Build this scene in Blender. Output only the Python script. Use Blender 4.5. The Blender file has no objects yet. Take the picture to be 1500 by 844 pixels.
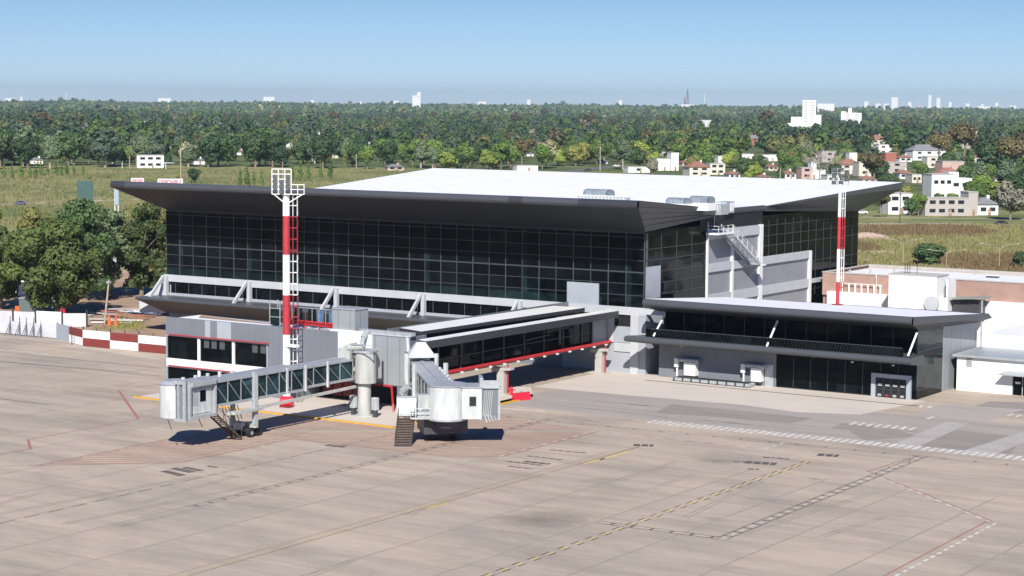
import bpy, math, random
import numpy as np
from mathutils import Vector, Matrix
R = math.radians
rnd = random.Random(7)
sc = bpy.context.scene
COL = sc.collection

# ------------------------------------------------------------------ camera frame (metres; X along the terminal, Y behind it)
FOC, CH = 2917.0, 38.0
_yaw, _p, _th = R(32.9), math.atan(269/2917.0), 0.008
r0 = np.array([math.cos(_yaw), math.sin(_yaw), 0])
fw = np.array([-math.sin(_yaw)*math.cos(_p), math.cos(_yaw)*math.cos(_p), -math.sin(_p)])
u0 = np.cross(r0, fw)
rt = r0*math.cos(_th)+u0*math.sin(_th)
up = u0*math.cos(_th)-r0*math.sin(_th)
CP = np.array([0, 0, CH])
def ray(x, y): return fw+rt*(x-750)/FOC-up*(y-422)/FOC
def G(x, y, z=0.0):
    d = ray(x, y); t = (z-CH)/d[2]; return CP+d*t
def PX(x, y, X):
    d = ray(x, y); return CP+d*(X/d[0])
def PY(x, y, Y):
    d = ray(x, y); return CP+d*(Y/d[1])
def proj(X, Y, Z):
    v = np.array([X, Y, Z])-CP; w = v@fw
    return 750+FOC*(v@rt)/w, 422-FOC*(v@up)/w, w

# ------------------------------------------------------------------ materials
def newmat(name):
    m = bpy.data.materials.new(name); m.use_nodes = True
    nt = m.node_tree; b = nt.nodes['Principled BSDF']
    return m, nt, b
def mat(name, col, rough=0.6, metal=0.0, var=0.0, scale=0.5, spec=0.5, stretch=(1, 1, 1), bump=0.0, detail=5):
    m, nt, b = newmat(name)
    b.inputs['Roughness'].default_value = rough
    b.inputs['Metallic'].default_value = metal
    b.inputs['Specular IOR Level'].default_value = spec
    c = (*col, 1)
    b.inputs['Base Color'].default_value = c
    if var > 0 or bump > 0:
        tc = nt.nodes.new('ShaderNodeNewGeometry')
        mp = nt.nodes.new('ShaderNodeMapping'); mp.inputs['Scale'].default_value = stretch
        nz = nt.nodes.new('ShaderNodeTexNoise'); nz.inputs['Scale'].default_value = scale; nz.inputs['Detail'].default_value = detail
        nt.links.new(tc.outputs['Position'], mp.inputs['Vector']); nt.links.new(mp.outputs[0], nz.inputs['Vector'])
        if var > 0:
            rp = nt.nodes.new('ShaderNodeValToRGB')
            rp.color_ramp.elements[0].position = 0.3; rp.color_ramp.elements[1].position = 0.7
            rp.color_ramp.elements[0].color = tuple(max(0, x*(1-var)) for x in col)+(1,)
            rp.color_ramp.elements[1].color = tuple(min(1, x*(1+var)) for x in col)+(1,)
            nt.links.new(nz.outputs['Fac'], rp.inputs[0]); nt.links.new(rp.outputs[0], b.inputs['Base Color'])
        if bump > 0:
            bp = nt.nodes.new('ShaderNodeBump'); bp.inputs['Strength'].default_value = bump; bp.inputs['Distance'].default_value = 0.05
            nt.links.new(nz.outputs['Fac'], bp.inputs['Height']); nt.links.new(bp.outputs[0], b.inputs['Normal'])
    return m
def ribbed(name, col, axis='x', pitch=0.6, depth=0.25, rough=0.45, var=0.08, metal=0.0):
    """sheet cladding with standing ribs / panel seams along one axis"""
    m, nt, b = newmat(name); b.inputs['Roughness'].default_value = rough; b.inputs['Metallic'].default_value = metal
    g = nt.nodes.new('ShaderNodeNewGeometry'); sx = nt.nodes.new('ShaderNodeSeparateXYZ')
    nt.links.new(g.outputs['Position'], sx.inputs[0])
    add = nt.nodes.new('ShaderNodeMath'); add.operation = 'ADD'
    if axis == 'z': nt.links.new(sx.outputs['Z'], add.inputs[0]); add.inputs[1].default_value = 0
    else: nt.links.new(sx.outputs['X'], add.inputs[0]); nt.links.new(sx.outputs['Y'], add.inputs[1])
    md = nt.nodes.new('ShaderNodeMath'); md.operation = 'FRACT'
    dv = nt.nodes.new('ShaderNodeMath'); dv.operation = 'DIVIDE'; dv.inputs[1].default_value = pitch
    nt.links.new(add.outputs[0], dv.inputs[0]); nt.links.new(dv.outputs[0], md.inputs[0])
    lt = nt.nodes.new('ShaderNodeMath'); lt.operation = 'LESS_THAN'; lt.inputs[1].default_value = 0.09
    nt.links.new(md.outputs[0], lt.inputs[0])
    nz = nt.nodes.new('ShaderNodeTexNoise'); nz.inputs['Scale'].default_value = 0.35; nz.inputs['Detail'].default_value = 4
    nt.links.new(g.outputs['Position'], nz.inputs['Vector'])
    rp = nt.nodes.new('ShaderNodeValToRGB'); rp.color_ramp.elements[0].position = 0.3; rp.color_ramp.elements[1].position = 0.7
    rp.color_ramp.elements[0].color = tuple(x*(1-var) for x in col)+(1,); rp.color_ramp.elements[1].color = tuple(x*(1+var) for x in col)+(1,)
    nt.links.new(nz.outputs['Fac'], rp.inputs[0])
    mx = nt.nodes.new('ShaderNodeMixRGB'); mx.blend_type = 'MULTIPLY'; mx.inputs[2].default_value = (1-depth, 1-depth, 1-depth, 1)
    nt.links.new(lt.outputs[0], mx.inputs[0]); nt.links.new(rp.outputs[0], mx.inputs[1]); nt.links.new(mx.outputs[0], b.inputs['Base Color'])
    return m
def glass(name, col, rough=0.05, wob=0.25, sc_=0.25):
    m, nt, b = newmat(name)
    b.inputs['Base Color'].default_value = (*col, 1); b.inputs['Roughness'].default_value = rough
    b.inputs['Specular IOR Level'].default_value = 0.11
    g = nt.nodes.new('ShaderNodeNewGeometry')
    sx = nt.nodes.new('ShaderNodeSeparateXYZ'); nt.links.new(g.outputs['Position'], sx.inputs[0])
    def mth(op, a, b_=None):
        n = nt.nodes.new('ShaderNodeMath'); n.operation = op
        for i, v in enumerate((a, b_)):
            if v is None: continue
            if isinstance(v, (int, float)): n.inputs[i].default_value = v
            else: nt.links.new(v, n.inputs[i])
        return n.outputs[0]
    cb = nt.nodes.new('ShaderNodeCombineXYZ')
    nt.links.new(mth('FLOOR', mth('DIVIDE', mth('ADD', mth('ADD', sx.outputs['X'], sx.outputs['Y']), -18.4), 2.9226)), cb.inputs[0]); nt.links.new(mth('FLOOR', mth('DIVIDE', mth('ADD', sx.outputs['Z'], -1.2), 1.65)), cb.inputs[1])
    wn = nt.nodes.new('ShaderNodeTexWhiteNoise'); wn.noise_dimensions = '3D'; nt.links.new(cb.outputs[0], wn.inputs['Vector'])
    nz = nt.nodes.new('ShaderNodeTexNoise'); nz.inputs['Scale'].default_value = sc_; nz.inputs['Detail'].default_value = 2
    nt.links.new(g.outputs['Position'], nz.inputs['Vector'])
    bp = nt.nodes.new('ShaderNodeBump'); bp.inputs['Strength'].default_value = wob; bp.inputs['Distance'].default_value = 0.1
    nt.links.new(nz.outputs['Fac'], bp.inputs['Height'])
    vs = nt.nodes.new('ShaderNodeVectorMath'); vs.operation = 'MULTIPLY_ADD'; vs.inputs[1].default_value = (.03, .03, .03)
    v0 = nt.nodes.new('ShaderNodeVectorMath'); v0.operation = 'SUBTRACT'; v0.inputs[1].default_value = (.5, .5, .5); nt.links.new(wn.outputs['Color'], v0.inputs[0])
    nt.links.new(v0.outputs[0], vs.inputs[0]); nt.links.new(bp.outputs[0], vs.inputs[2]); vn = nt.nodes.new('ShaderNodeVectorMath'); vn.operation = 'NORMALIZE'; nt.links.new(vs.outputs[0], vn.inputs[0]); nt.links.new(vn.outputs[0], b.inputs['Normal'])
    n2 = nt.nodes.new('ShaderNodeTexNoise'); n2.inputs['Scale'].default_value = 0.5; n2.inputs['Detail'].default_value = 6; n2.inputs['Roughness'].default_value = 0.7
    nt.links.new(g.outputs['Position'], n2.inputs['Vector'])
    rp = nt.nodes.new('ShaderNodeValToRGB'); rp.color_ramp.elements[0].position = 0.35; rp.color_ramp.elements[1].position = 0.72
    rp.color_ramp.elements[0].color = tuple(x*0.6 for x in col)+(1,); rp.color_ramp.elements[1].color = tuple(x*1.9 for x in col)+(1,)
    nt.links.new(n2.outputs['Fac'], rp.inputs[0])
    mr = nt.nodes.new('ShaderNodeMapRange'); mr.inputs['To Min'].default_value = .45; mr.inputs['To Max'].default_value = 1.4; nt.links.new(mth('POWER', wn.outputs['Value'], 2.0), mr.inputs['Value'])
    vm = nt.nodes.new('ShaderNodeVectorMath'); vm.operation = 'SCALE'; nt.links.new(rp.outputs[0], vm.inputs[0]); nt.links.new(mr.outputs[0], vm.inputs['Scale'])
    nt.links.new(vm.outputs[0], b.inputs['Base Color'])
    return m

M = {}
M['white'] = mat('white_paint', (0.74, 0.74, 0.73), 0.5, var=0.06, scale=0.4)
M['cream'] = mat('cream_paint', (0.66, 0.65, 0.62), 0.45, var=0.08, scale=1.2)
M['jb'] = mat('bridge_white', (0.50, 0.52, 0.52), 0.5, var=0.16, scale=1.6, stretch=(1, 1, .25))
M['jbc'] = mat('bridge_cream', (0.42, 0.43, 0.41), 0.5, var=0.18, scale=1.6, stretch=(1, 1, .25))
M['beam'] = mat('rendered_beam', (0.44, 0.46, 0.48), 0.7, var=0.06, scale=0.5)
M['wallgrey'] = mat('light_grey_render', (0.33, 0.35, 0.385), 0.8, var=0.06, scale=0.4)
M['roofwhite'] = ribbed('white_roof_membrane', (0.70, 0.71, 0.75), 'x', 3.0, 0.05, 0.8, 0.05)
M['roofgrey'] = mat('grey_metal_roof', (0.30, 0.32, 0.35), 0.45, var=0.1, scale=0.6)
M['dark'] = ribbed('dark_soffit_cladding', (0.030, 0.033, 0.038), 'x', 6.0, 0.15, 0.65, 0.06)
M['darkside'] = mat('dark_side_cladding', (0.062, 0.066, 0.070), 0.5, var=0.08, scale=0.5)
M['tube'] = mat('eave_trim', (0.065, 0.070, 0.080), 0.4, var=0.05, scale=0.3)
M['tubedark'] = mat('eave_trim_dark', (0.04, 0.042, 0.05), 0.4, var=0.05, scale=0.3)
M['seam'] = mat('seam', (0.04, 0.04, 0.045), 0.6)
M['glass'] = glass('dark_glass', (0.003, 0.0055, 0.007))
M['glassteal'] = glass('teal_glass', (0.008, 0.018, 0.019))
M['glassblue'] = glass('bridge_glass', (0.022, 0.048, 0.058), 0.08, 0.3, 1.5)
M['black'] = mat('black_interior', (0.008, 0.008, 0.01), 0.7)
M['mull'] = mat('mullion', (0.045, 0.053, 0.056), 0.5)
M['mull2'] = mat('mullion_light', (0.066, 0.077, 0.079), 0.5)
M['clad'] = ribbed('grey_cladding', (0.165, 0.18, 0.205), 'x', 1.0, 0.12, 0.5, 0.06)
M['cladlight'] = ribbed('light_cladding', (0.26, 0.285, 0.30), 'x', 1.9, 0.25, 0.4, 0.06)
M['panel'] = ribbed('ribbed_wall_panel', (0.24, 0.25, 0.275), 'x', 0.9, 0.10, 0.5, 0.06)
M['panellight'] = mat('pale_panel', (0.33, 0.365, 0.40), 0.5, var=0.05, scale=0.5)
M['galv'] = mat('galvanised', (0.42, 0.45, 0.46), 0.4, 0.3, var=0.12, scale=2.0)
M['red'] = mat('red_paint', (0.42, 0.025, 0.03), 0.45, var=0.1, scale=1.5)
M['reddark'] = mat('dull_red_paint', (0.19, 0.032, 0.028), 0.7, var=0.08, scale=1.5)
M['redplastic'] = mat('red_plastic', (0.62, 0.02, 0.04), 0.4)
M['orange'] = mat('orange_paint', (0.75, 0.12, 0.03), 0.5)
M['concrete'] = mat('concrete', (0.42, 0.40, 0.37), 0.85, var=0.1, scale=1.0)
M['rust'] = mat('brown_metal', (0.085, 0.06, 0.045), 0.7, var=0.2, scale=2)
M['rubber'] = mat('rubber', (0.015, 0.015, 0.016), 0.8)
M['darkmetal'] = mat('dark_metal', (0.05, 0.05, 0.055), 0.5, var=0.2, scale=2)
M['bellows'] = ribbed('bellows', (0.16, 0.17, 0.19), 'x', 0.25, 0.4, 0.8, 0.05)
M['bluepanel'] = mat('blue_panel', (0.07, 0.14, 0.24), 0.5, var=0.3, scale=2)
M['domeblue'] = mat('dome_metal', (0.24, 0.28, 0.31), 0.4, 0.2, var=0.2, scale=1.5)
M['pink'] = mat('pink_render', (0.35, 0.225, 0.18), 0.85, var=0.14, scale=0.35)
M['corr'] = ribbed('corrugated_sheet', (0.55, 0.56, 0.60), 'z', 0.3, 0.25, 0.45, 0.1)
M['sheetgrey'] = mat('grey_sheet', (0.34, 0.37, 0.41), 0.5, var=0.06, scale=0.6)
M['trailer'] = mat('trailer_white', (0.72, 0.71, 0.69), 0.5, var=0.06, scale=0.8)
M['wood'] = mat('timber', (0.30, 0.20, 0.13), 0.9, var=0.3, scale=1.0)
M['brick'] = mat('terracotta', (0.35, 0.13, 0.09), 0.85, var=0.15, scale=1.0)
M['yellow'] = mat('yellow_paint', (0.62, 0.33, 0.02), 0.7, var=0.12, scale=1.5)
M['paintw'] = mat('white_marking', (0.54, 0.51, 0.47), 0.85, var=0.2, scale=0.8)
M['painty'] = mat('yellow_marking', (0.56, 0.42, 0.15), 0.85, var=0.2, scale=0.8)
M['paintyfade'] = mat('faded_yellow_marking', (0.48, 0.36, 0.19), 0.85, var=0.15, scale=0.8)
M['paintr'] = mat('red_marking', (0.34, 0.14, 0.12), 0.85, var=0.15, scale=0.8)
M['paintrf'] = mat('faded_red_hatching', (0.39, 0.225, 0.18), 0.85, var=0.1, scale=0.8)
M['paintk'] = mat('black_marking', (0.10, 0.09, 0.085), 0.85, var=0.2, scale=0.8)
M['paintkf'] = mat('faded_black_marking', (0.19, 0.165, 0.145), 0.85, var=0.2, scale=0.8)
M['joint'] = mat('joint_sealant', (0.27, 0.235, 0.205), 0.9, var=0.12, scale=0.2)
M['bark'] = mat('bark', (0.20, 0.16, 0.12), 0.9, var=0.25, scale=2.0)
M['barkpale'] = mat('pale_bark', (0.38, 0.33, 0.26), 0.9, var=0.2, scale=2.0)
M['towerw'] = mat('tower_white', (0.72, 0.72, 0.72), 0.7)
M['towerg'] = mat('tower_grey', (0.42, 0.43, 0.45), 0.7)
M['blacktrim'] = mat('window_dark', (0.02, 0.024, 0.03), 0.25)
M['screen'] = ribbed('green_mesh_board', (0.045, 0.10, 0.09), 'z', 0.9, 0.4, 0.6, 0.1)
M['lamp'] = mat('floodlight_glass', (0.10, 0.10, 0.11), 0.2)
M['purple'] = mat('violet_cloth', (0.10, 0.09, 0.22), 0.8)

def foliage(name, col, var=0.35):
    m, nt, b = newmat(name)
    b.inputs['Roughness'].default_value = 0.6; b.inputs['Specular IOR Level'].default_value = 0.25
    g = nt.nodes.new('ShaderNodeNewGeometry'); oi = nt.nodes.new('ShaderNodeObjectInfo')
    nz = nt.nodes.new('ShaderNodeTexNoise'); nz.inputs['Scale'].default_value = 0.22; nz.inputs['Detail'].default_value = 3
    nt.links.new(g.outputs['Position'], nz.inputs['Vector'])
    ad = nt.nodes.new('ShaderNodeMath'); ad.operation = 'MULTIPLY_ADD'; ad.inputs[1].default_value = 0.5
    nt.links.new(oi.outputs['Random'], ad.inputs[0])
    hf = nt.nodes.new('ShaderNodeMath'); hf.operation = 'MULTIPLY'; hf.inputs[1].default_value = 0.6
    nt.links.new(nz.outputs['Fac'], hf.inputs[0]); nt.links.new(hf.outputs[0], ad.inputs[2])
    rp = nt.nodes.new('ShaderNodeValToRGB'); rp.color_ramp.elements[0].position = 0.2; rp.color_ramp.elements[1].position = 0.75
    a, bb, c = col
    rp.color_ramp.elements[0].color = (a*(1-var), bb*(1-var), c*(1-var*0.6), 1)
    rp.color_ramp.elements[1].color = (a*(1+var*1.3), bb*(1+var), c*(1+var*0.5), 1)
    nt.links.new(ad.outputs[0], rp.inputs[0]); nt.links.new(rp.outputs[0], b.inputs['Base Color'])
    tr = nt.nodes.new('ShaderNodeBsdfTranslucent'); nt.links.new(rp.outputs[0], tr.inputs['Color'])
    mx = nt.nodes.new('ShaderNodeMixShader'); mx.inputs[0].default_value = 0.22
    out = nt.nodes['Material Output']
    nt.links.new(b.outputs[0], mx.inputs[1]); nt.links.new(tr.outputs[0], mx.inputs[2]); nt.links.new(mx.outputs[0], out.inputs[0])
    return m
FOL = [foliage('foliage_green', (0.115, 0.193, 0.048)), foliage('foliage_dark', (0.065, 0.118, 0.048)),
       foliage('foliage_olive', (0.192, 0.208, 0.067)), foliage('foliage_blue', (0.122, 0.179, 0.102)),
       foliage('foliage_brown', (0.146, 0.131, 0.062)), foliage('foliage_pale', (0.292, 0.297, 0.202)),
       foliage('foliage_bright', (0.208, 0.282, 0.064))]
FOLNEAR = foliage('foliage_near', (0.085, 0.128, 0.042), 0.4)
REED = foliage('reed', (0.22, 0.215, 0.10), 0.3)
BARE = mat('bare_twigs', (0.24, 0.21, 0.18), 0.9)

# ------------------------------------------------------------------ mesh builder
class MB:
    def __init__(s): s.v = []; s.f = []; s.m = []
    def face(s, pts, m=0):
        i = len(s.v); s.v += [tuple(map(float, p)) for p in pts]; s.f.append(tuple(range(i, i+len(pts)))); s.m.append(m); return s
    def box(s, x0, x1, y0, y1, z0, z1, m=0):
        i = len(s.v)
        s.v += [(x0, y0, z0), (x1, y0, z0), (x1, y1, z0), (x0, y1, z0), (x0, y0, z1), (x1, y0, z1), (x1, y1, z1), (x0, y1, z1)]
        for q in ((0, 3, 2, 1), (4, 5, 6, 7), (0, 1, 5, 4), (1, 2, 6, 5), (2, 3, 7, 6), (3, 0, 4, 7)):
            s.f.append(tuple(i+k for k in q)); s.m.append(m)
        return s
    def obox(s, c, u, v, hx, hy, z0, z1, m=0):
        """box with horizontal axes u,v (unit 2-vectors), half sizes hx,hy"""
        i = len(s.v)
        for z in (z0, z1):
            for a, b in ((-1, -1), (1, -1), (1, 1), (-1, 1)):
                s.v.append((c[0]+a*hx*u[0]+b*hy*v[0], c[1]+a*hx*u[1]+b*hy*v[1], z))
        for q in ((0, 3, 2, 1), (4, 5, 6, 7), (0, 1, 5, 4), (1, 2, 6, 5), (2, 3, 7, 6), (3, 0, 4, 7)):
            s.f.append(tuple(i+k for k in q)); s.m.append(m)
        return s
    def prism(s, poly, z0, z1, m=0, mt=None):
        """z0,z1 numbers or per-vertex lists"""
        n = len(poly)
        a = z0 if isinstance(z0, (list, tuple)) else [z0]*n
        b = z1 if isinstance(z1, (list, tuple)) else [z1]*n
        i = len(s.v)
        s.v += [(p[0], p[1], a[k]) for k, p in enumerate(poly)]+[(p[0], p[1], b[k]) for k, p in enumerate(poly)]
        s.f.append(tuple(i+k for k in reversed(range(n)))); s.m.append(m)
        s.f.append(tuple(i+n+k for k in range(n))); s.m.append(m if mt is None else mt)
        for k in range(n):
            s.f.append((i+k, i+(k+1) % n, i+n+(k+1) % n, i+n+k)); s.m.append(m)
        return s
    def beam(s, p, q, w, h=None, m=0):
        h = w if h is None else h
        p, q = Vector(p), Vector(q); d = (q-p).normalized()
        a = d.cross(Vector((0, 0, 1)))
        if a.length < 1e-3: a = Vector((1, 0, 0))
        a.normalize(); b = a.cross(d)
        i = len(s.v)
        for c in (p, q):
            for k, l in ((-1, -1), (1, -1), (1, 1), (-1, 1)): s.v.append(tuple(c+a*(k*w/2)+b*(l*h/2)))
        for qd in ((0, 3, 2, 1), (4, 5, 6, 7), (0, 1, 5, 4), (1, 2, 6, 5), (2, 3, 7, 6), (3, 0, 4, 7)):
            s.f.append(tuple(i+k for k in qd)); s.m.append(m)
        return s
    def tube(s, p, q, r, n=8, r2=None, m=0):
        r2 = r if r2 is None else r2
        p, q = Vector(p), Vector(q); d = (q-p).normalized()
        a = d.cross(Vector((0, 0, 1)))
        if a.length < 1e-3: a = Vector((1, 0, 0))
        a.normalize(); b = a.cross(d); i = len(s.v)
        for c, rr in ((p, r), (q, r2)):
            for k in range(n):
                t = 2*math.pi*k/n; s.v.append(tuple(c+a*(rr*math.cos(t))+b*(rr*math.sin(t))))
        for k in range(n):
            s.f.append((i+k, i+(k+1) % n, i+n+(k+1) % n, i+n+k)); s.m.append(m)
        j = len(s.v); s.v += s.v[i:i+2*n]
        s.f.append(tuple(j+k for k in reversed(range(n)))); s.m.append(m)
        s.f.append(tuple(j+n+k for k in range(n))); s.m.append(m)
        return s
    def build(s, name, mats, parent=None, smooth=False):
        me = bpy.data.meshes.new(name); me.from_pydata(s.v, [], s.f)
        if not isinstance(mats, (list, tuple)): mats = [mats]
        for x in mats: me.materials.append(x)
        me.polygons.foreach_set('material_index', s.m)
        if smooth: me.polygons.foreach_set('use_smooth', [True]*len(s.f))
        me.update()
        o = bpy.data.objects.new(name, me); COL.objects.link(o)
        if parent: attach(o, parent)
        return o
def attach(o, parent):
    o.parent = parent
    # everything is modelled in world coordinates; only top-level empties are placed away from the origin
    if parent.parent is None: o.matrix_parent_inverse = Matrix.Translation(-Vector(parent.location))
def bx(name, m, parent, *a):
    return MB().box(*a).build(name, m, parent)
def tag(o, label=None, cat=None, group=None, kind=None):
    if label: o['label'] = label
    if cat: o['category'] = cat
    if group: o['group'] = group
    if kind: o['kind'] = kind
    return o
def thing(name, label, cat, loc=(0, 0, 0), group=None):
    o = bpy.data.objects.new(name, None); COL.objects.link(o); o.location = tuple(map(float, loc)); o.empty_display_size = 0.5
    return tag(o, label, cat, group)
def dup(root, loc, rotz=0, scale=(1, 1, 1), label=None, group=None):
    r = root.copy(); COL.objects.link(r); r.location = tuple(map(float, loc)); r.rotation_euler = (0, 0, rotz); r.scale = scale
    if label: r['label'] = label
    if group: r['group'] = group
    for ch in list(root.children):
        c = ch.copy(); COL.objects.link(c); c.parent = r
        for g in ch.children:
            d = g.copy(); COL.objects.link(d); d.parent = c
    return r
def struct(o): o['kind'] = 'structure'; return o
def quads(name, P, mats, mi=None, parent=None):
    """P (n,4,3) array -> mesh of quads"""
    n = len(P); me = bpy.data.meshes.new(name)
    me.vertices.add(n*4); me.vertices.foreach_set('co', P.astype(np.float32).ravel())
    me.loops.add(n*4); me.loops.foreach_set('vertex_index', np.arange(n*4, dtype=np.int32))
    me.polygons.add(n); me.polygons.foreach_set('loop_start', np.arange(0, n*4, 4, dtype=np.int32))
    if mi is not None: me.polygons.foreach_set('material_index', np.asarray(mi, dtype=np.int32))
    for x in (mats if isinstance(mats, (list, tuple)) else [mats]): me.materials.append(x)
    me.update(calc_edges=True)
    return me
def meshobj(name, me, parent=None):
    o = bpy.data.objects.new(name, me); COL.objects.link(o)
    if parent: attach(o, parent)
    return o

# ================================================================== WORLD, SUN, CAMERA
sun_to = Vector((0.58, -1.0, 0.92)).normalized()
w = bpy.data.worlds.new('World'); sc.world = w; w.use_nodes = True
nt = w.node_tree; bg = nt.nodes['Background']
sky = nt.nodes.new('ShaderNodeTexSky'); sky.sky_type = 'NISHITA'; sky.sun_disc = False
sky.sun_elevation = math.asin(sun_to.z); sky.sun_rotation = math.atan2(sun_to.x, sun_to.y)
sky.altitude = 0; sky.air_density = 1.0; sky.dust_density = 0.0; sky.ozone_density = 4.0
tint = nt.nodes.new('ShaderNodeMixRGB'); tint.blend_type = 'MULTIPLY'; tint.inputs[0].default_value = 1; tint.inputs[2].default_value = (0.70, 0.88, 1.24, 1)
hsv = nt.nodes.new('ShaderNodeHueSaturation'); hsv.inputs['Saturation'].default_value = 1.15
tcw = nt.nodes.new('ShaderNodeTexCoord'); sxw = nt.nodes.new('ShaderNodeSeparateXYZ'); mrw = nt.nodes.new('ShaderNodeMapRange'); mrw.inputs['From Min'].default_value = -0.01; mrw.inputs['From Max'].default_value = 0.06
nt.links.new(tcw.outputs['Generated'], sxw.inputs[0]); nt.links.new(sxw.outputs['Z'], mrw.inputs['Value'])
tc2 = nt.nodes.new('ShaderNodeMixRGB'); tc2.inputs[1].default_value = (0.84, 1.12, 1.80, 1); tc2.inputs[2].default_value = (0.70, 0.81, 1.12, 1)
nt.links.new(mrw.outputs[0], tc2.inputs[0]); nt.links.new(tc2.outputs[0], tint.inputs[2])
nt.links.new(sky.outputs[0], tint.inputs[1]); nt.links.new(tint.outputs[0], hsv.inputs['Color']); nt.links.new(hsv.outputs[0], bg.inputs['Color']); bg.inputs['Strength'].default_value = 0.056
sl = bpy.data.lights.new('sun', 'SUN'); sl.energy = 5.0; sl.angle = R(0.5); sl.color = (1.0, 0.95, 0.88)
so = bpy.data.objects.new('sun', sl); COL.objects.link(so); so.rotation_euler = (-sun_to).to_track_quat('-Z', 'Y').to_euler()
cam = bpy.data.cameras.new('camera'); co = bpy.data.objects.new('camera', cam); COL.objects.link(co); sc.camera = co
cam.sensor_width = 36; cam.lens = FOC/1500*36; cam.clip_start = 1; cam.clip_end = 60000
mw = Matrix(((rt[0], up[0], -fw[0], 0), (rt[1], up[1], -fw[1], 0), (rt[2], up[2], -fw[2], CH), (0, 0, 0, 1)))
co.matrix_world = mw
sc.view_settings.view_transform = 'Standard'; sc.view_settings.look = 'None'; sc.view_settings.gamma = 1
sc.view_settings.exposure = 0.48
sc.render.engine = 'CYCLES'
sc.cycles.max_bounces = 6; sc.cycles.volume_bounces = 0

# ================================================================== GROUND
def ground_mat():
    m, nt, b = newmat('grass_field'); b.inputs['Roughness'].default_value = 0.95; b.inputs['Specular IOR Level'].default_value = 0.1
    g = nt.nodes.new('ShaderNodeNewGeometry')
    def noise(s, d, st=(1, 1, 1)):
        mp = nt.nodes.new('ShaderNodeMapping'); mp.inputs['Scale'].default_value = st; mp.inputs['Rotation'].default_value = (0, 0, -_yaw)
        n = nt.nodes.new('ShaderNodeTexNoise'); n.inputs['Scale'].default_value = s; n.inputs['Detail'].default_value = d; n.inputs['Roughness'].default_value = 0.6
        nt.links.new(g.outputs['Position'], mp.inputs[0]); nt.links.new(mp.outputs[0], n.inputs['Vector']); return n
    n1 = noise(0.022, 8, (1, 0.35, 1)); n2 = noise(0.16, 6, (1, 0.3, 1))
    rp = nt.nodes.new('ShaderNodeValToRGB'); e = rp.color_ramp.elements
    e[0].position = 0.36; e[0].color = (0.14, 0.165, 0.07, 1); e[1].position = 0.64; e[1].color = (0.29, 0.27, 0.145, 1)
    k = e.new(0.5); k.color = (0.235, 0.24, 0.11, 1)
    nt.links.new(n1.outputs['Fac'], rp.inputs[0])
    rp2 = nt.nodes.new('ShaderNodeValToRGB'); rp2.color_ramp.elements[0].position = 0.3; rp2.color_ramp.elements[0].color = (0.62, 0.68, 0.55, 1)
    rp2.color_ramp.elements[1].position = 0.65; rp2.color_ramp.elements[1].color = (1.15, 1.1, 1.05, 1)
    nt.links.new(n2.outputs['Fac'], rp2.inputs[0])
    mx = nt.nodes.new('ShaderNodeMixRGB'); mx.blend_type = 'MULTIPLY'; mx.inputs[0].default_value = 1
    nt.links.new(rp.outputs[0], mx.inputs[1]); nt.links.new(rp2.outputs[0], mx.inputs[2]); nt.links.new(mx.outputs[0], b.inputs['Base Color'])
    return m
g_ = MB(); g_.face([(-45000, -3000, -0.08), (45000, -3000, -0.08), (45000, 45000, -0.08), (-45000, 45000, -0.08)])
struct(g_.build('ground', ground_mat()))

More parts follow.
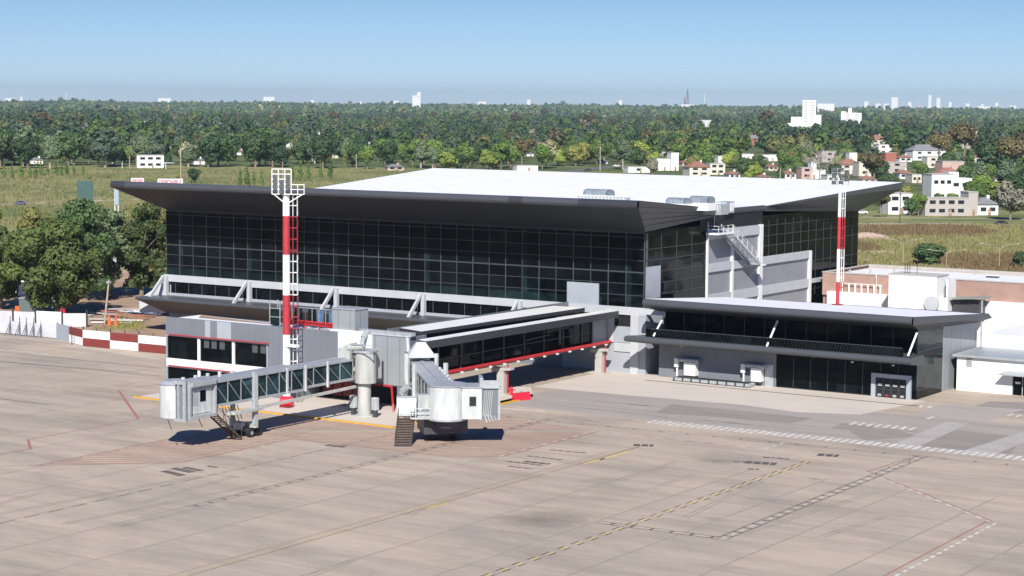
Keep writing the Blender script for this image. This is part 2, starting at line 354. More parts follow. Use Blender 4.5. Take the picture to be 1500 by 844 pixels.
def apron_mat():
    m, nt, b = newmat('apron_concrete'); b.inputs['Roughness'].default_value = 0.85; b.inputs['Specular IOR Level'].default_value = 0.25
    g = nt.nodes.new('ShaderNodeNewGeometry')
    def noise(s, d, st=(1, 1, 1), rz=0, ro=0.6):
        mp = nt.nodes.new('ShaderNodeMapping'); mp.inputs['Scale'].default_value = st; mp.inputs['Rotation'].default_value = (0, 0, rz)
        n = nt.nodes.new('ShaderNodeTexNoise'); n.inputs['Scale'].default_value = s; n.inputs['Detail'].default_value = d; n.inputs['Roughness'].default_value = ro
        nt.links.new(g.outputs['Position'], mp.inputs[0]); nt.links.new(mp.outputs[0], n.inputs['Vector']); return n
    def ramp(src, p0, c0, p1, c1):
        r_ = nt.nodes.new('ShaderNodeValToRGB'); e = r_.color_ramp.elements
        e[0].position = p0; e[0].color = (*c0, 1); e[1].position = p1; e[1].color = (*c1, 1); nt.links.new(src, r_.inputs[0]); return r_.outputs[0]
    def mul(a, c):
        mx = nt.nodes.new('ShaderNodeMixRGB'); mx.blend_type = 'MULTIPLY'; mx.inputs[0].default_value = 1
        nt.links.new(a, mx.inputs[1]); nt.links.new(c, mx.inputs[2]); return mx.outputs[0]
    base = ramp(noise(0.03, 4).outputs['Fac'], 0.3, (0.40, 0.345, 0.285), 0.7, (0.465, 0.392, 0.318))
    # slabs: each poured bay a touch different
    br = nt.nodes.new('ShaderNodeTexBrick'); br.offset = 0.0; br.squash = 1.0
    br.inputs['Scale'].default_value = 1.0; br.inputs['Mortar Size'].default_value = 0.03; br.inputs['Brick Width'].default_value = 8.8; br.inputs['Row Height'].default_value = 7.0
    br.inputs['Color1'].default_value = (0.93, 0.93, 0.94, 1); br.inputs['Color2'].default_value = (1.03, 1.02, 1.0, 1); br.inputs['Mortar'].default_value = (0.93, 0.925, 0.92, 1)
    mp = nt.nodes.new('ShaderNodeMapping'); mp.inputs['Location'].default_value = (117.4+8.8*20, 0, 0)
    nt.links.new(g.outputs['Position'], mp.inputs[0]); nt.links.new(mp.outputs[0], br.inputs['Vector'])
    c = mul(base, br.outputs['Color'])
    c = mul(c, ramp(noise(0.22, 6, (0.35, 1.6, 1), R(8)).outputs['Fac'], 0.35, (0.84, 0.84, 0.84), 0.62, (1.04, 1.03, 1.02)))
    c = mul(c, ramp(noise(0.08, 5, (0.5, 1.2, 1), R(-20), 0.7).outputs['Fac'], 0.3, (0.76, 0.77, 0.79), 0.52, (1.0, 1.0, 1.0)))
    c = mul(c, ramp(noise(1.7, 4, (0.5, 1.2, 1)).outputs['Fac'], 0.3, (0.94, 0.94, 0.94), 0.7, (1.03, 1.03, 1.03)))
    # oil / tyre stains at their own places
    for (px, py, rx, ry, k) in ((795, 762, 5.5, 4.0, 0.62), (835, 758, 4.5, 2.2, 0.75), (1050, 676, 3.4, 2.2, 0.72), (960, 690, 9, 8, 0.86), (1195, 702, 1.2, 0.8, 0.7),
                               (840, 640, 9, 5, 0.82), (1050, 762, 2.0, 1.2, 0.8), (700, 690, 10, 5, 0.9), (885, 703, 2.5, 1.8, 0.78), (1130, 735, 4, 2, 0.86)):
        q = G(px, py)
        mp = nt.nodes.new('ShaderNodeMapping'); mp.vector_type = 'TEXTURE'; mp.inputs['Location'].default_value = (q[0], q[1], 0); mp.inputs['Scale'].default_value = (rx, ry, 50)
        nt.links.new(g.outputs['Position'], mp.inputs[0])
        n = noise(0.6, 5); ad = nt.nodes.new('ShaderNodeVectorMath'); ad.operation = 'MULTIPLY_ADD'
        ad.inputs[1].default_value = (1.1, 1.1, 0); nt.links.new(n.outputs['Color'], ad.inputs[0]); nt.links.new(mp.outputs[0], ad.inputs[2])
        sb = nt.nodes.new('ShaderNodeVectorMath'); sb.operation = 'SUBTRACT'; sb.inputs[1].default_value = (0.55, 0.55, 0); nt.links.new(ad.outputs[0], sb.inputs[0])
        ln = nt.nodes.new('ShaderNodeVectorMath'); ln.operation = 'LENGTH'; nt.links.new(sb.outputs[0], ln.inputs[0])
        c = mul(c, ramp(ln.outputs['Value'], 0.1, (k, k, k*1.01), 0.95, (1, 1, 1)))
    nt.links.new(c, b.inputs['Base Color'])
    return m
AP = apron_mat()
ap = MB().face([(-420, 30, 0), (120, 30, 0), (120, 300, 0), (-183, 300, 0), (-183, 222.5, 0), (-205, 222.6, 0), (-223, 222.4, 0), (-233, 226.6, 0), (-420, 229, 0)])
struct(ap.build('apron', AP))
def tone(name, c, var=0.08):
    return mat(name, c, 0.85, var=var, scale=0.25, spec=0.25, stretch=(0.4, 1.4, 1), detail=6)
rd = MB()
LANE = tone('taxi_lane_asphalt', (0.33, 0.30, 0.275)); LANEL = tone('pale_concrete', (0.53, 0.475, 0.42), 0.05); LANED = tone('dark_asphalt', (0.26, 0.235, 0.215)); 
RIPP = ribbed('grooved_concrete', (0.37, 0.345, 0.32), 'z', 1, 0, 0.85, 0.08)
Z1, Z2, Z3, Z4 = 0.004, 0.008, 0.012, 0.016
struct(MB().face([(-139, 209.9, Z1), (-60, 208.9, Z1), (-60, 233, Z1), (-95, 232, Z1), (-139, 225.5, Z1)]).build('service_road', LANE))
struct(MB().face([(-142.5, 225.5, Z2), (-112, 227.5, Z2), (-104, 226.2, Z2), (-96.5, 229, Z2), (-94, 244.8, Z2), (-142.5, 245.6, Z2)]).build('pavement', LANEL))
struct(MB().face([(-179, 187.6, Z1), (-137.6, 187.6, Z1), (-137.6, 218, Z1), (-142.4, 225, Z1), (-179, 225, Z1)]).build('stand_pavement', LANEL))
pt = MB()
for a, m_ in (([(1265, 645), (1345, 640), (1310, 628), (1240, 628)], 2), ([(1345, 655), (1480, 665), (1500, 640), (1400, 630)], 2), ([(1300, 655), (1340, 657), (1420, 620), (1385, 618)], 0), ([(1400, 664), (1450, 670), (1500, 648), (1500, 632)], 0),
              ([(1215, 628), (1270, 632), (1285, 624), (1235, 620)], 2), ([(1420, 598), (1500, 606), (1500, 590), (1450, 588)], 2), ([(985, 592), (1190, 613), (1160, 620), (960, 604)], 2), ([(1340, 608), (1440, 618), (1500, 600), (1380, 592)], 1)):
    pt.face([(*G(*q)[:2], Z2+.0007*(len(pt.f)+1)) for q in a][::-1], m_)
struct(pt.build('road_patches', [RIPP, tone('worn_asphalt', (0.36, 0.325, 0.30)), LANED]))

# ---- painted markings (sheets a few mm above the apron)
def strip(mb, a, b, w, z, m=0, dash=None, duty=0.5, off=0.0):
    a, b = np.array(a[:2], float), np.array(b[:2], float); L = np.linalg.norm(b-a); d = (b-a)/L; n = np.array([-d[1], d[0]])
    a = a+n*off; segs = [(0, L)]
    if dash: segs = [(t, min(t+dash*duty, L)) for t in np.arange(0, L, dash)]
    for s0, s1 in segs:
        p, q = a+d*s0, a+d*s1
        mb.face([(*(p-n*w/2), z), (*(q-n*w/2), z), (*(q+n*w/2), z), (*(p+n*w/2), z)], m)
def ladder(mb, a, b, gap, w, z, mline, mrung, dash, rungm=None):
    strip(mb, a, b, w, z, mline, off=gap/2); strip(mb, a, b, w, z, mline, off=-gap/2)
    a, b = np.array(a[:2], float), np.array(b[:2], float); L = np.linalg.norm(b-a); d = (b-a)/L; n = np.array([-d[1], d[0]])
    for t in np.arange(dash/2, L, dash):
        p = a+d*t; mb.face([(*(p-n*(gap/2-w/2)-d*0.12), z), (*(p-n*(gap/2-w/2)+d*0.12), z), (*(p+n*(gap/2-w/2)+d*0.12), z), (*(p+n*(gap/2-w/2)-d*0.12), z)], mrung)
        if rungm is not None:
            p2 = p+d*dash*0.5
            mb.face([(*(p2-n*gap*0.09-d*dash*0.2), z), (*(p2-n*gap*0.09+d*dash*0.2), z), (*(p2+n*gap*0.09+d*dash*0.2), z), (*(p2+n*gap*0.09-d*dash*0.2), z)], rungm)
j = MB()
for k in range(-12, 12):
    X = -117.4+8.8*k
    if X > -56 or abs(X+108.6) < .1: 
        if X > 0: continue
    strip(j, (X, 40), (X, 187 if X > -180 else 222), 0.17, Z1)
jr = random.Random(4)
for Y in np.arange(48, 208, 7.0):
    for k in range(-12, 8):
        if jr.random() < .4: strip(j, (-117.4+8.8*k, Y), (-108.6+8.8*k, Y), 0.045, Z2)
struct(j.build('apron_joints', M['joint']))
mk = MB(); MM = [M['paintw'], M['painty'], M['paintyfade'], M['paintr'], M['paintk'], M['paintkf'], M['paintrf']]
g = lambda x, y: G(x, y)
# faded yellow guide lines
strip(mk, (-107.75, 100), g(938, 654), 0.13, Z3, 2); strip(mk, (-107.2, 100), g(938, 654), 0.10, Z3, 5); strip(mk, (-108.6, 100), (-107.9, 192), 0.09, Z3, 2)
for q in ((640, 741, 1.6), (900, 668, 3.0), (870, 676, 2.2)):
    p = g(q[0], q[1]); strip(mk, (p[0]-.05, p[1]-q[2]), (p[0]+.05, p[1]+q[2]), 0.35, Z4, 1)
strip(mk, (-87.3, 105), g(1184, 676), 0.22, Z3, 1, dash=2.4, duty=0.55)
strip(mk, (-87.3, 105), g(1184, 676), 0.14, Z4, 4, dash=2.4, duty=0.5, off=0.33); strip(mk, (-87.3, 105), g(1184, 676), 0.14, Z4, 4, dash=2.4, duty=0.5, off=-0.33)
# red / white stand boundary
for a, b in (((1272, 692), (1450, 764)), ((1450, 764), (1300, 844)), ((1272, 692), (1336, 671))):
    strip(mk, g(*a), g(*b), 0.16, Z3, 3, off=0.25 if b[0] != 1300 else -.25)
strip(mk, g(1280, 694), g(1452, 764), 0.3, Z3, 0, dash=2.0, duty=0.6, off=-.2); strip(mk, g(1455, 766), g(1303, 846), 0.32, Z3, 0, dash=1.6, duty=0.6, off=0.25)
strip(mk, g(1280, 692), g(1340, 672), 0.3, Z3, 0, dash=1.6, duty=0.6, off=-.25)
# ladders
for a, b, gap, f in (((1352, 668), (1058, 789), 1.0, 0), ((1058, 789), (876, 765), 0.9, 0), ((277, 743.5), (597, 665), 0.8, 0), ((597, 665), (810, 613), 0.8, 0)):
    ladder(mk, g(*a), g(*b), gap, 0.11, Z3, 5 if a[0] < 600 else 4, 4, 2.0, 0 if a[0] > 900 else None)
ladder(mk, g(590, 596), g(1500, 683), 0.9, 0.10, Z3, 5, 5, 3.4)
# zebra strip along the road
a0, b0 = g(945, 619.5), g(1560, 681); a0 = a0[:2]; b0 = b0[:2]; L = np.linalg.norm(b0-a0); d = (b0-a0)/L; n_ = np.array([-d[1], d[0]])
for t in np.arange(0, L, 0.95):
    p = a0+d*t; mk.face([(*p, Z3), (*(p+d*.62), Z3), (*(p+d*.62+n_*2.6), Z3), (*(p+n_*2.6), Z3)], 0)
def zebra(a, b, depth, pitch, duty=.5):
    a, b = g(*a)[:2], g(*b)[:2]; L = np.linalg.norm(b-a); d = (b-a)/L; n_ = np.array([-d[1], d[0]])
    for t in np.arange(0, L, pitch):
        p = a+d*t; mk.face([(*p, Z3), (*(p+d*pitch*duty), Z3), (*(p+d*pitch*duty+n_*depth), Z3), (*(p+n_*depth), Z3)], 0)
zebra((1242, 622), (1330, 630), 2.3, 1.05); zebra((1345, 597), (1412, 601), 2.2, 1.1, .4); zebra((1435, 606), (1510, 613), 2.0, 1.1, .4)
strip(mk, g(1358, 614), g(1378, 607), 0.5, Z3, 0); strip(mk, g(1434, 611), g(1452, 606), 0.5, Z3, 0)
strip(mk, g(905, 597), g(1190, 617), 0.09, Z3, 0); strip(mk, g(800, 583), g(905, 597), 0.09, Z3, 0); strip(mk, g(705, 596), g(800, 603), 0.6, Z3, 0)
strip(mk, g(800, 592), g(980, 612), 0.12, Z3, 5); strip(mk, g(1235, 602), g(1500, 628), 0.1, Z3, 5)
# dashed red-white
strip(mk, g(874, 632), g(1118, 658), 0.12, Z3, 6); strip(mk, g(900, 635), g(1118, 658), 0.2, Z4, 0, dash=2.6, duty=.45); strip(mk, g(1120, 658), g(1150, 648), 0.25, Z4, 0, dash=2.0, duty=.6)
strip(mk, g(733, 669), g(874, 632), 0.22, Z4, 3, off=-.1); strip(mk, g(733, 669), g(874, 632), 0.22, Z4, 0, dash=2.2, duty=.5, off=.15)
# red outline under the bridges and hatching
outline = [(55, 682), (258, 641), (420, 606), (600, 606), (700, 606), (874, 632), (733, 669), (663, 670), (427, 643), (264, 678)]
ow = [g(*q)[:2] for q in outline]
for k in (0, 6, 7, 8, 9): strip(mk, ow[k], ow[(k+1) % 10], 0.14, Z4, 3)
strip(mk, g(0, 683), g(55, 682), 0.12, Z4, 3)
for a, b, w_ in (((0, 666), (45, 658), .14), ((45, 658), (40.7, 644), .32), ((40.7, 644), (202, 614.5), .14), ((203, 614), (174, 572.5), .35), ((174, 572), (237, 562), .1)):
    strip(mk, g(*a), g(*b), w_, Z3, 3)
def inside(p, poly):
    c = False; j_ = len(poly)-1
    for i in range(len(poly)):
        a, b = poly[i], poly[j_]
        if (a[1] > p[1]) != (b[1] > p[1]) and p[0] < (b[0]-a[0])*(p[1]-a[1])/(b[1]-a[1])+a[0]: c = not c
        j_ = i
    return c
hd = (g(700, 652)-g(350, 652))[:2]; hd /= np.linalg.norm(hd); hn = np.array([-hd[1], hd[0]])
hp = [(x, y) for x, y in ow]; ss = [np.dot(p, hn) for p in ow]; tt = [np.dot(p, hd) for p in ow]
h_ = MB()
for s_ in np.arange(min(ss), max(ss), 1.15):
    run = None
    for t in np.arange(min(tt), max(tt), 0.5):
        p = hd*t+hn*s_; ok = inside(p, hp) and p[1] < 186.8 or (inside(p, hp) and p[0] > -137)
        if ok and run is None: run = t
        if not ok and run is not None:
            strip(h_, hd*run+hn*s_, hd*t+hn*s_, 0.42, Z3, 0); run = None
struct(h_.build('apron_hatching', M['paintrf']))
# dashes and dark number blocks
strip(mk, g(0, 767), g(284, 702), 0.2, Z3, 5, dash=3.0, duty=.6); strip(mk, g(284, 702), g(483, 657), 0.16, Z3, 5, dash=2.2, duty=.6); strip(mk, g(300, 697), g(370, 684), 0.25, Z4, 2, dash=1.5, duty=.6)
strip(mk, g(-60, 577), g(72, 593), 0.25, Z3, 4); strip(mk, (-300, 196), g(235, 551), 0.35, Z3, 5); strip(mk, (-300, 209), g(237, 540), 0.3, Z3, 5); strip(mk, (-300, 190), (-195, 205), 0.3, Z3, 5)
strip(mk, g(0, 512), g(70, 519), .4, Z3, 0); strip(mk, g(103, 506), g(235, 527), 0.3, Z3, 0); strip(mk, g(0, 492), g(103, 506), 0.25, Z3, 0)
for (x0, y0, x1, y1, w_) in ((240, 690, 268, 697, 1.0), (253, 686, 282, 692, 1.0), (270, 685, 296, 690, .8), (304, 683, 318, 685, .5), (743, 676, 795, 682, .45), (768, 676, 805, 680, .8), (772, 668, 825, 674, .4), (806, 659, 860, 664, .4), (745, 683, 780, 687, .4),
                             (1074, 676, 1092, 677, .5), (1092, 677, 1137, 680, 1.5), (1118, 670, 1135, 671, .5), (1138, 671, 1156, 673, .5), (1095, 687, 1112, 688, .5), (1198, 666, 1228, 668, 1.6), (928, 652, 957, 653, 1.4), (478, 652, 505, 655, 1.0)):
    a, b = g(x0, y0)[:2], g(x1, y1)[:2]; strip(mk, a, b, w_, Z4, 4, dash=0.9, duty=.82)
for (x0, y0, x1, y1) in ((1128, 690, 1162, 694), (1152, 683, 1182, 685), (1173, 675, 1200, 678)): strip(mk, g(x0, y0), g(x1, y1), .35, Z4, 2)
tr_ = random.Random(9)
for k in range(16):
    X = tr_.choice([-107.4, -87.3, -134.7, -125.9, -73, -98])+tr_.uniform(-5, 5); Y = tr_.uniform(110, 180); L_ = tr_.uniform(8, 30); a = tr_.uniform(-.12, .12)
    for o_ in (0, .55): strip(mk, (X, Y), (X+L_*a, Y+L_), .16, Z2+.001, 7, off=o_)
for k in range(14):
    X = tr_.uniform(-135, -70); Y = tr_.uniform(211, 222); L_ = tr_.uniform(8, 25); strip(mk, (X, Y), (X+L_, Y+tr_.uniform(-1, 1)), .3, Z2+.001, 7)
MM.append(mat('tyre_marks', (.29, .25, .215), .9, var=.25, scale=.5, spec=.2))
struct(mk.build('apron_markings', MM))
dr = MB(); strip(dr, g(945, 557), g(1345, 595), 0.35, Z4, 0); struct(dr.build('drainage_channel', M['black']))
# yellow kerb round the stand island
kb = MB()
kp = [(-179, 187.2), (-137.4, 187.2), (-137.3, 204), (-137.3, 216)]
for a, b in zip(kp[:-1], kp[1:]): kb.beam((*a, .06), (*b, .06), 0.45, 0.14)
struct(kb.build('kerb', M['yellow']))

# yard behind the fence
DIRT = mat('bare_earth', (0.34, 0.24, 0.175), 0.95, var=0.25, scale=0.12, spec=0.1, detail=7)
struct(MB().face([(-420, 229.2, -0.04), (-233, 226.8, -0.04), (-223, 222.6, -0.04), (-183, 222.7, -0.04), (-183, 300, -0.04), (-226, 330, -0.04), (-420, 330, -0.04)]).build('dirt_yard', DIRT))
ROADM = mat('country_road', (0.42, 0.36, 0.30), 0.9, var=0.1, scale=0.1)
def band(name, pts, w_, m_, z=-0.06):
    mb = MB()
    for a, b in zip(pts[:-1], pts[1:]): strip(mb, a, b, w_, z)
    return struct(mb.build(name, m_))
band('road', [G(1255, 328), G(1380, 327.5), G(1560, 331)], 7, ROADM)
band('track', [G(1262, 318), G(1560, 322)], 3, ROADM, -0.065)
band('road', [G(-60, 300), G(60, 297), G(200, 292)], 7, ROADM)
band('side_road', [G(825, 252), G(905, 243)], 10, mat('asphalt', (0.12, 0.12, 0.12), .9))

# ================================================================== MAIN TERMINAL
T = thing('terminal_building', 'long black-glazed passenger terminal with dark flared eaves and a white roof', 'terminal', (-182, 283, 0))
XL, XR, YF, YB = -227.4, -136.7, 245.8, 321.5
OL, OR = -230.6, -132.6
bx('core_wall', M['wallgrey'], T, XL+.3, XR-.25, YF+.3, YB-.3, 0, 20.1)
gl = bx('curtain_wall', M['glass'], T, XL, XR, YF, YF+.2, 9.4, 20.2)
for k in range(32):
    X = XL+.05+(XR-XL-.1)*k/31
    MB().box(X-.055, X+.055, YF-.08, YF-.003, 9.42, 19.9).build('mullion', M['mull2'] if k % 2 else M['mull'], gl)
for z, h in ((17.7, .045), (16.1, .045), (14.4, .10), (12.75, .045), (11.1, .045), (19.4, .045)):
    MB().box(XL, XR, YF-.06, YF-.005, z-h, z+h).build('transom', M['mull2'] if h > .1 else M['mull'], gl)
for k in (0, 6, 12, 18, 24, 30):
    X = XL+3.2+(XR-XL)*k/31-2.9*(k > 0)
    MB().box(X-.5, X+.5, YF-.02, YF-.002, 9.5, 19.8).build('column_behind_glass', M['glassteal'], gl)
bx('balustrade_band', M['glassteal'], T, XL+.2, XR-7, YF-.015, YF-.001, 9.45, 10.6)
# front eave: profile in (Y, z) lofted between hips
def xl(Y): return OL+(XL-OL)*(Y-236.0)/(YF-236.0)
def xr(Y): return OR+(XR-OR)*(Y-236.6)/(YF-236.6)
prof = [(236.9, 25.10), (236.4, 25.02), (236.1, 24.78), (236.02, 24.45), (236.15, 24.15), (236.5, 23.95)]
tb = MB(); segs = [OL, -227.5, -153.5, -151.2, -142.0, OR]
for (y0, z0), (y1, z1) in zip(prof[:-1], prof[1:]):
    for i, (s0, s1) in enumerate(zip(segs[:-1], segs[1:])):
        tb.face([(s0, y1, z1), (s1, y1, z1), (s1, y0, z0), (s0, y0, z0)], 1 if i in (0, 2, 4) else 0)
tb.build('eave_edge', [M['tube'], M['tubedark']], T, True)
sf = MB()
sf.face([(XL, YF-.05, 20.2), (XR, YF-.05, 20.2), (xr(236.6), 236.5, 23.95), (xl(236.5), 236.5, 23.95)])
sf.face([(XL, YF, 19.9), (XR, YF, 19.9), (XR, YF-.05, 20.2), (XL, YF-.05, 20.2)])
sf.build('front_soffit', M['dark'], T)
# side eaves (folded, meeting at the valley)
for nm, xo, xi, xb in (('right', OR, XR, -131.0), ('left', OL, XL, -231.6)):
    s_ = MB()
    s_.face([(xo, 236.5, 24.0), (xi, YF, 20.2), (xi, 271, 21.7), (xi+(.2 if xo > xi else -.2), 271, 22.4), (xo, 236.7, 25.1)])
    s_.face([(xb, 327, 25.1), (xi+(.2 if xo > xi else -.2), 284, 22.4), (xi, 284, 21.6), (xi, YB, 20.1), (xb, 327, 24.0)])
    s_.face([(xi, 271, 21.7), (xi, 284, 21.6), (xi+(.2 if xo > xi else -.2), 284, 22.4), (xi+(.2 if xo > xi else -.2), 271, 22.4)])
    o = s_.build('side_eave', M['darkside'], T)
    sm = MB()
    for k in range(1, 5):
        t = k/5
        a = Vector((xo, 236.6, 25.1)).lerp(Vector((xi, YF, 20.2)), t); b = Vector((xi, 271, 22.3)).lerp(Vector((xi, 271, 21.7)), t)
        sm.beam(a, b, .06, .06)
        a = Vector((xb, 327, 25.1)).lerp(Vector((xi, YB, 20.2)), t); b = Vector((xi, 284, 22.3)).lerp(Vector((xi, 284, 21.7)), t)
        sm.beam(a, b, .06, .06)
    sm.build('seam', M['seam'], o)
rf = MB()
rf.face([(OL, 236.9, 25.1), (OR, 236.9, 25.1), (XR+.15, 271, 22.42), (XL-.15, 271, 22.42)])
rf.face([(XL-.15, 271, 22.42), (XR+.15, 271, 22.42), (XR+.15, 284, 22.42), (XL-.15, 284, 22.42)])
rf.face([(XL-.15, 284, 22.42), (XR+.15, 284, 22.42), (-131, 327, 25.1), (-231.6, 328.6, 25.1)])
rf.build('roof', M['roofwhite'], T)
MB().face([(-231.6, 328.6, 25.09), (-131, 327, 25.09), (-131, 327.1, 24), (-136.7, YB, 20.1), (-227.4, YB, 20.1), (-231.6, 328.7, 24)]).build('rear_eave', M['darkside'], T)
MB().box(XR-.2, XR+.35, 271.2, 283.8, 22.0, 22.55).build('valley_gutter', M['darkside'], T)
# white beam, strip windows, bays, canopy on the front
bx('beam', M['beam'], T, XL-.4, XR+.4, YF-.35, YF, 8.3, 9.42)
bx('blank_panel', M['panellight'], T, -149.4, -144.1, YF-.2, YF-.01, 9.43, 12.5)
bx('strip_window', M['glass'], T, XL+1, -150, YF-.06, YF+.2, 6.4, 8.3)
bx('parapet_wall', M['wallgrey'], T, XL, -141.2, YF-.3, YF+.1, 4.4, 6.42)
for k in range(26):
    X = XL+2+k*2.9
    if X < -151: MB().box(X-.05, X+.05, YF-.09, YF-.06, 6.43, 8.3).build('window_mullion', M['mull2'], T)
for X in (-227.0, -209.0, -191.3, -174.6, -157.2):
    MB().prism([(X-.25, YF-1.0), (X+.35, YF-1.0), (X+.35, YF-.35), (X-.25, YF-.35)], 4.6, 9.2).build('fin', M['beam'], T)
    MB().beam((X-.2, YF-1.0, 9.2), (X+.0, 241.2, 5.9), .35, .5).build('strut', M['beam'], T)
def canopy(parent, x0, x1, yo, zo, yi, zi, name='canopy', tip=0, h=.5, sof=None):
    c = MB(); n = 6; pts = []
    for k in range(n+1):
        t = math.pi*(0.5+k/n); pts.append((yo+h/2+math.cos(t)*h/2, zo+h/2*math.sin(t)*1.0))
    pts = [(yi, zo+h/2)]+pts+[(yi, zi)]
    for i, ((y0, z0), (y1, z1)) in enumerate(zip(pts[:-1], pts[1:])):
        f = lambda y: x0+tip*(y-yo)/(yi-yo)
        c.face([(f(y1), y1, z1), (x1, y1, z1), (x1, y0, z0), (f(y0), y0, z0)], 1 if i == len(pts)-2 else 0)
    for x in (0, 1):
        q = [((x1 if x else x0+tip*(y-yo)/(yi-yo)), y, z) for y, z in pts]; c.face(q if x else q[::-1], 1)
    return c.build(name, [M['tube'], sof or M['darkside']], parent)
canopy(T, -229.4, -149.6, 240.3, 5.75, YF-.3, 3.1, tip=2)
bx('lower_wall', M['clad'], T, XL+1, -150, YF-.2, YF+.25, 0, 4.4)
# front right corner: columns and recess
bx('column', M['beam'], T, -138.6, -137.3, YF-.5, YF-.002, 0, 8.3)
bx('column', M['beam'], T, -142.4, -141.4, YF-.45, YF-.001, 4.3, 8.3)
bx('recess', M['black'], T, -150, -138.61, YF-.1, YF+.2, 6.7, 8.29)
bx('wall_panel', M['panellight'], T, -141.38, -138.62, YF-.4, YF+.1, 4.3, 6.6)
bx('wall_panel', M['wallgrey'], T, -150, -138.62, YF-.25, YF+.2, 0, 4.28)
bx('white_band', M['beam'], T, -141.3, -138.65, YF-.42, YF-.26, 3.0, 4.25)
bx('side_column', M['wallgrey'], T, -137.28, -136.2, YF-.3, YF+5, 0, 9.35)
MB().prism([(-137.3, YF-.4), (-137.3, YF-.1), (-133.2, YF-.1)], 8.55, 9.3).build('corner_fin', M['beam'], T)
MB().prism([(-227.4, YF-.3), (-231, 243), (-231, 250), (-227.4, 252)], 3.0, [8.3, 5.3, 5.3, 8.3]).build('end_buttress', M['beam'], T)
# right-hand side wall
XS = XR
sg = bx('side_glazing', M['glass'], T, XS-.2, XS, YF+.2, 264.6, 9.4, 20.3)
for Y in (250.5, 255.2, 259.9): MB().box(XS+.003, XS+.06, Y-.04, Y+.04, 9.4, 19.9).build('mullion', M['mull'], sg)
for z in (11.1, 12.75, 14.4, 16.1, 17.7): MB().box(XS+.002, XS+.05, YF+.2, 264.5, z-.04, z+.04).build('transom', M['mull'], sg)
MB().box(XS+.01, XS+.06, YF+.25, 250.4, 10.6, 15.2).build('blank_panel', M['wallgrey'], sg)
MB().box(XS+.01, XS+.05, YF+.2, YF+.8, 9.4, 20).build('corner_strip', M['mull2'], sg)
sw = bx('side_panel_wall', M['panel'], T, XS-.2, XS-.02, 264.6, 282.6, 0, 21.6)
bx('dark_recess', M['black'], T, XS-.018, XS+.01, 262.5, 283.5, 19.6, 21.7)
bx('side_panel_wall', M['panel'], T, XS-.2, XS-.02, 282.6, 301.3, 0, 14.3)
g2 = bx('side_glazing', M['glass'], T, XS-.19, XS-.03, 282.6, YB, 14.3, 20.9)
g3 = bx('side_glazing', M['glass'], T, XS-.19, XS-.03, 301.3, YB, 0, 14.3)
for k in range(13):
    Y = 282.9+k*3.0
    MB().box(XS-.028, XS+.04, Y-.04, Y+.04, 14.4 if Y < 301 else 7, 20.2).build('mullion', M['mull'], g2)
for z in (16.1, 17.7, 19.3): MB().box(XS-.027, XS+.03, 282.7, YB, z-.04, z+.04).build('transom', M['mull'], g2)
for z in (8.0, 11.1, 12.7): MB().box(XS-.027, XS+.03, 301.4, YB, z-.04, z+.04).build('transom', M['mull'], g3)
fr = [(264.6, 282.9, 18.1, 19.5), (264.6, 301.4, 13.2, 14.45), (264.6, 301.4, 8.4, 9.8), (301.45, YB, 9.0, 9.7)]
for y0, y1, z0, z1 in fr: bx('side_beam', M['beam'], T, XS, XS+.28, y0, y1, z0, z1)
for Y, w_, z1 in ((264.5, .25, 19.4), (272.6, .6, 18.1), (282.1, 1.2, 19.6), (300.9, .9, 14.4)): bx('side_column', M['white'], T, XS-.01, XS+.33, Y, Y+w_, 0, z1)
MB().tube((XS+.35, 264.4, 20.8), (XS+.35, 264.6, 9.5), .07).build('downpipe', M['beam'], T)
MB().tube((XS+.3, 266.5, 21.5), (XS+.3, 266.5, 19.2), .08).build('downpipe', M['galv'], T)

# outside stair on the side wall
st = thing('fire_stair', 'white steel outside stair running down the right side wall of the terminal', 'stair', (-135.6, 270, 14))
bx('landing', M['white'], st, -136.4, -134.3, 263.8, 269.2, 18.95, 19.2)
for X in (-136.2, -134.4):
    MB().beam((X, 268.6, 19.1), (X, 278.4, 13.7), .14, .45).build('stringer', M['beam'], st)
sp = MB()
for k in range(22):
    t = k/21; sp.box(-136.15, -134.45, 268.6+9.6*t, 268.95+9.6*t, 19.0-5.2*t, 19.06-5.2*t)
sp.build('treads', M['galv'], st)
rl = MB()
for X in (-136.3, -134.3):
    for dz in (.55, 1.05):
        rl.beam((X, 268.6, 19.2+dz), (X, 278.4, 13.9+dz), .06)
    for k in range(7):
        t = k/6; rl.beam((X, 268.6+9.8*t, 19.1-5.3*t), (X, 268.6+9.8*t, 20.25-5.3*t), .05)
for a, b in (((-134.35, 263.9), (-134.35, 268.6)), ((-136.3, 263.9), (-134.35, 263.9))):
    for dz in (.55, 1.05): rl.beam((*a, 19.2+dz), (*b, 19.2+dz), .06)
for Y in (263.9, 265.4, 267, 268.6): rl.beam((-134.35, Y, 19.2), (-134.35, Y, 20.3), .06)
rl.build('handrail', M['white'], st)
bx('lower_landing', M['white'], st, -136.4, -134.3, 278.3, 280.2, 13.4, 13.6)
MB().beam((-135.3, 279.2, 13.4), (-136.7, 279.2, 11.6), .15).build('bracket', M['beam'], st)

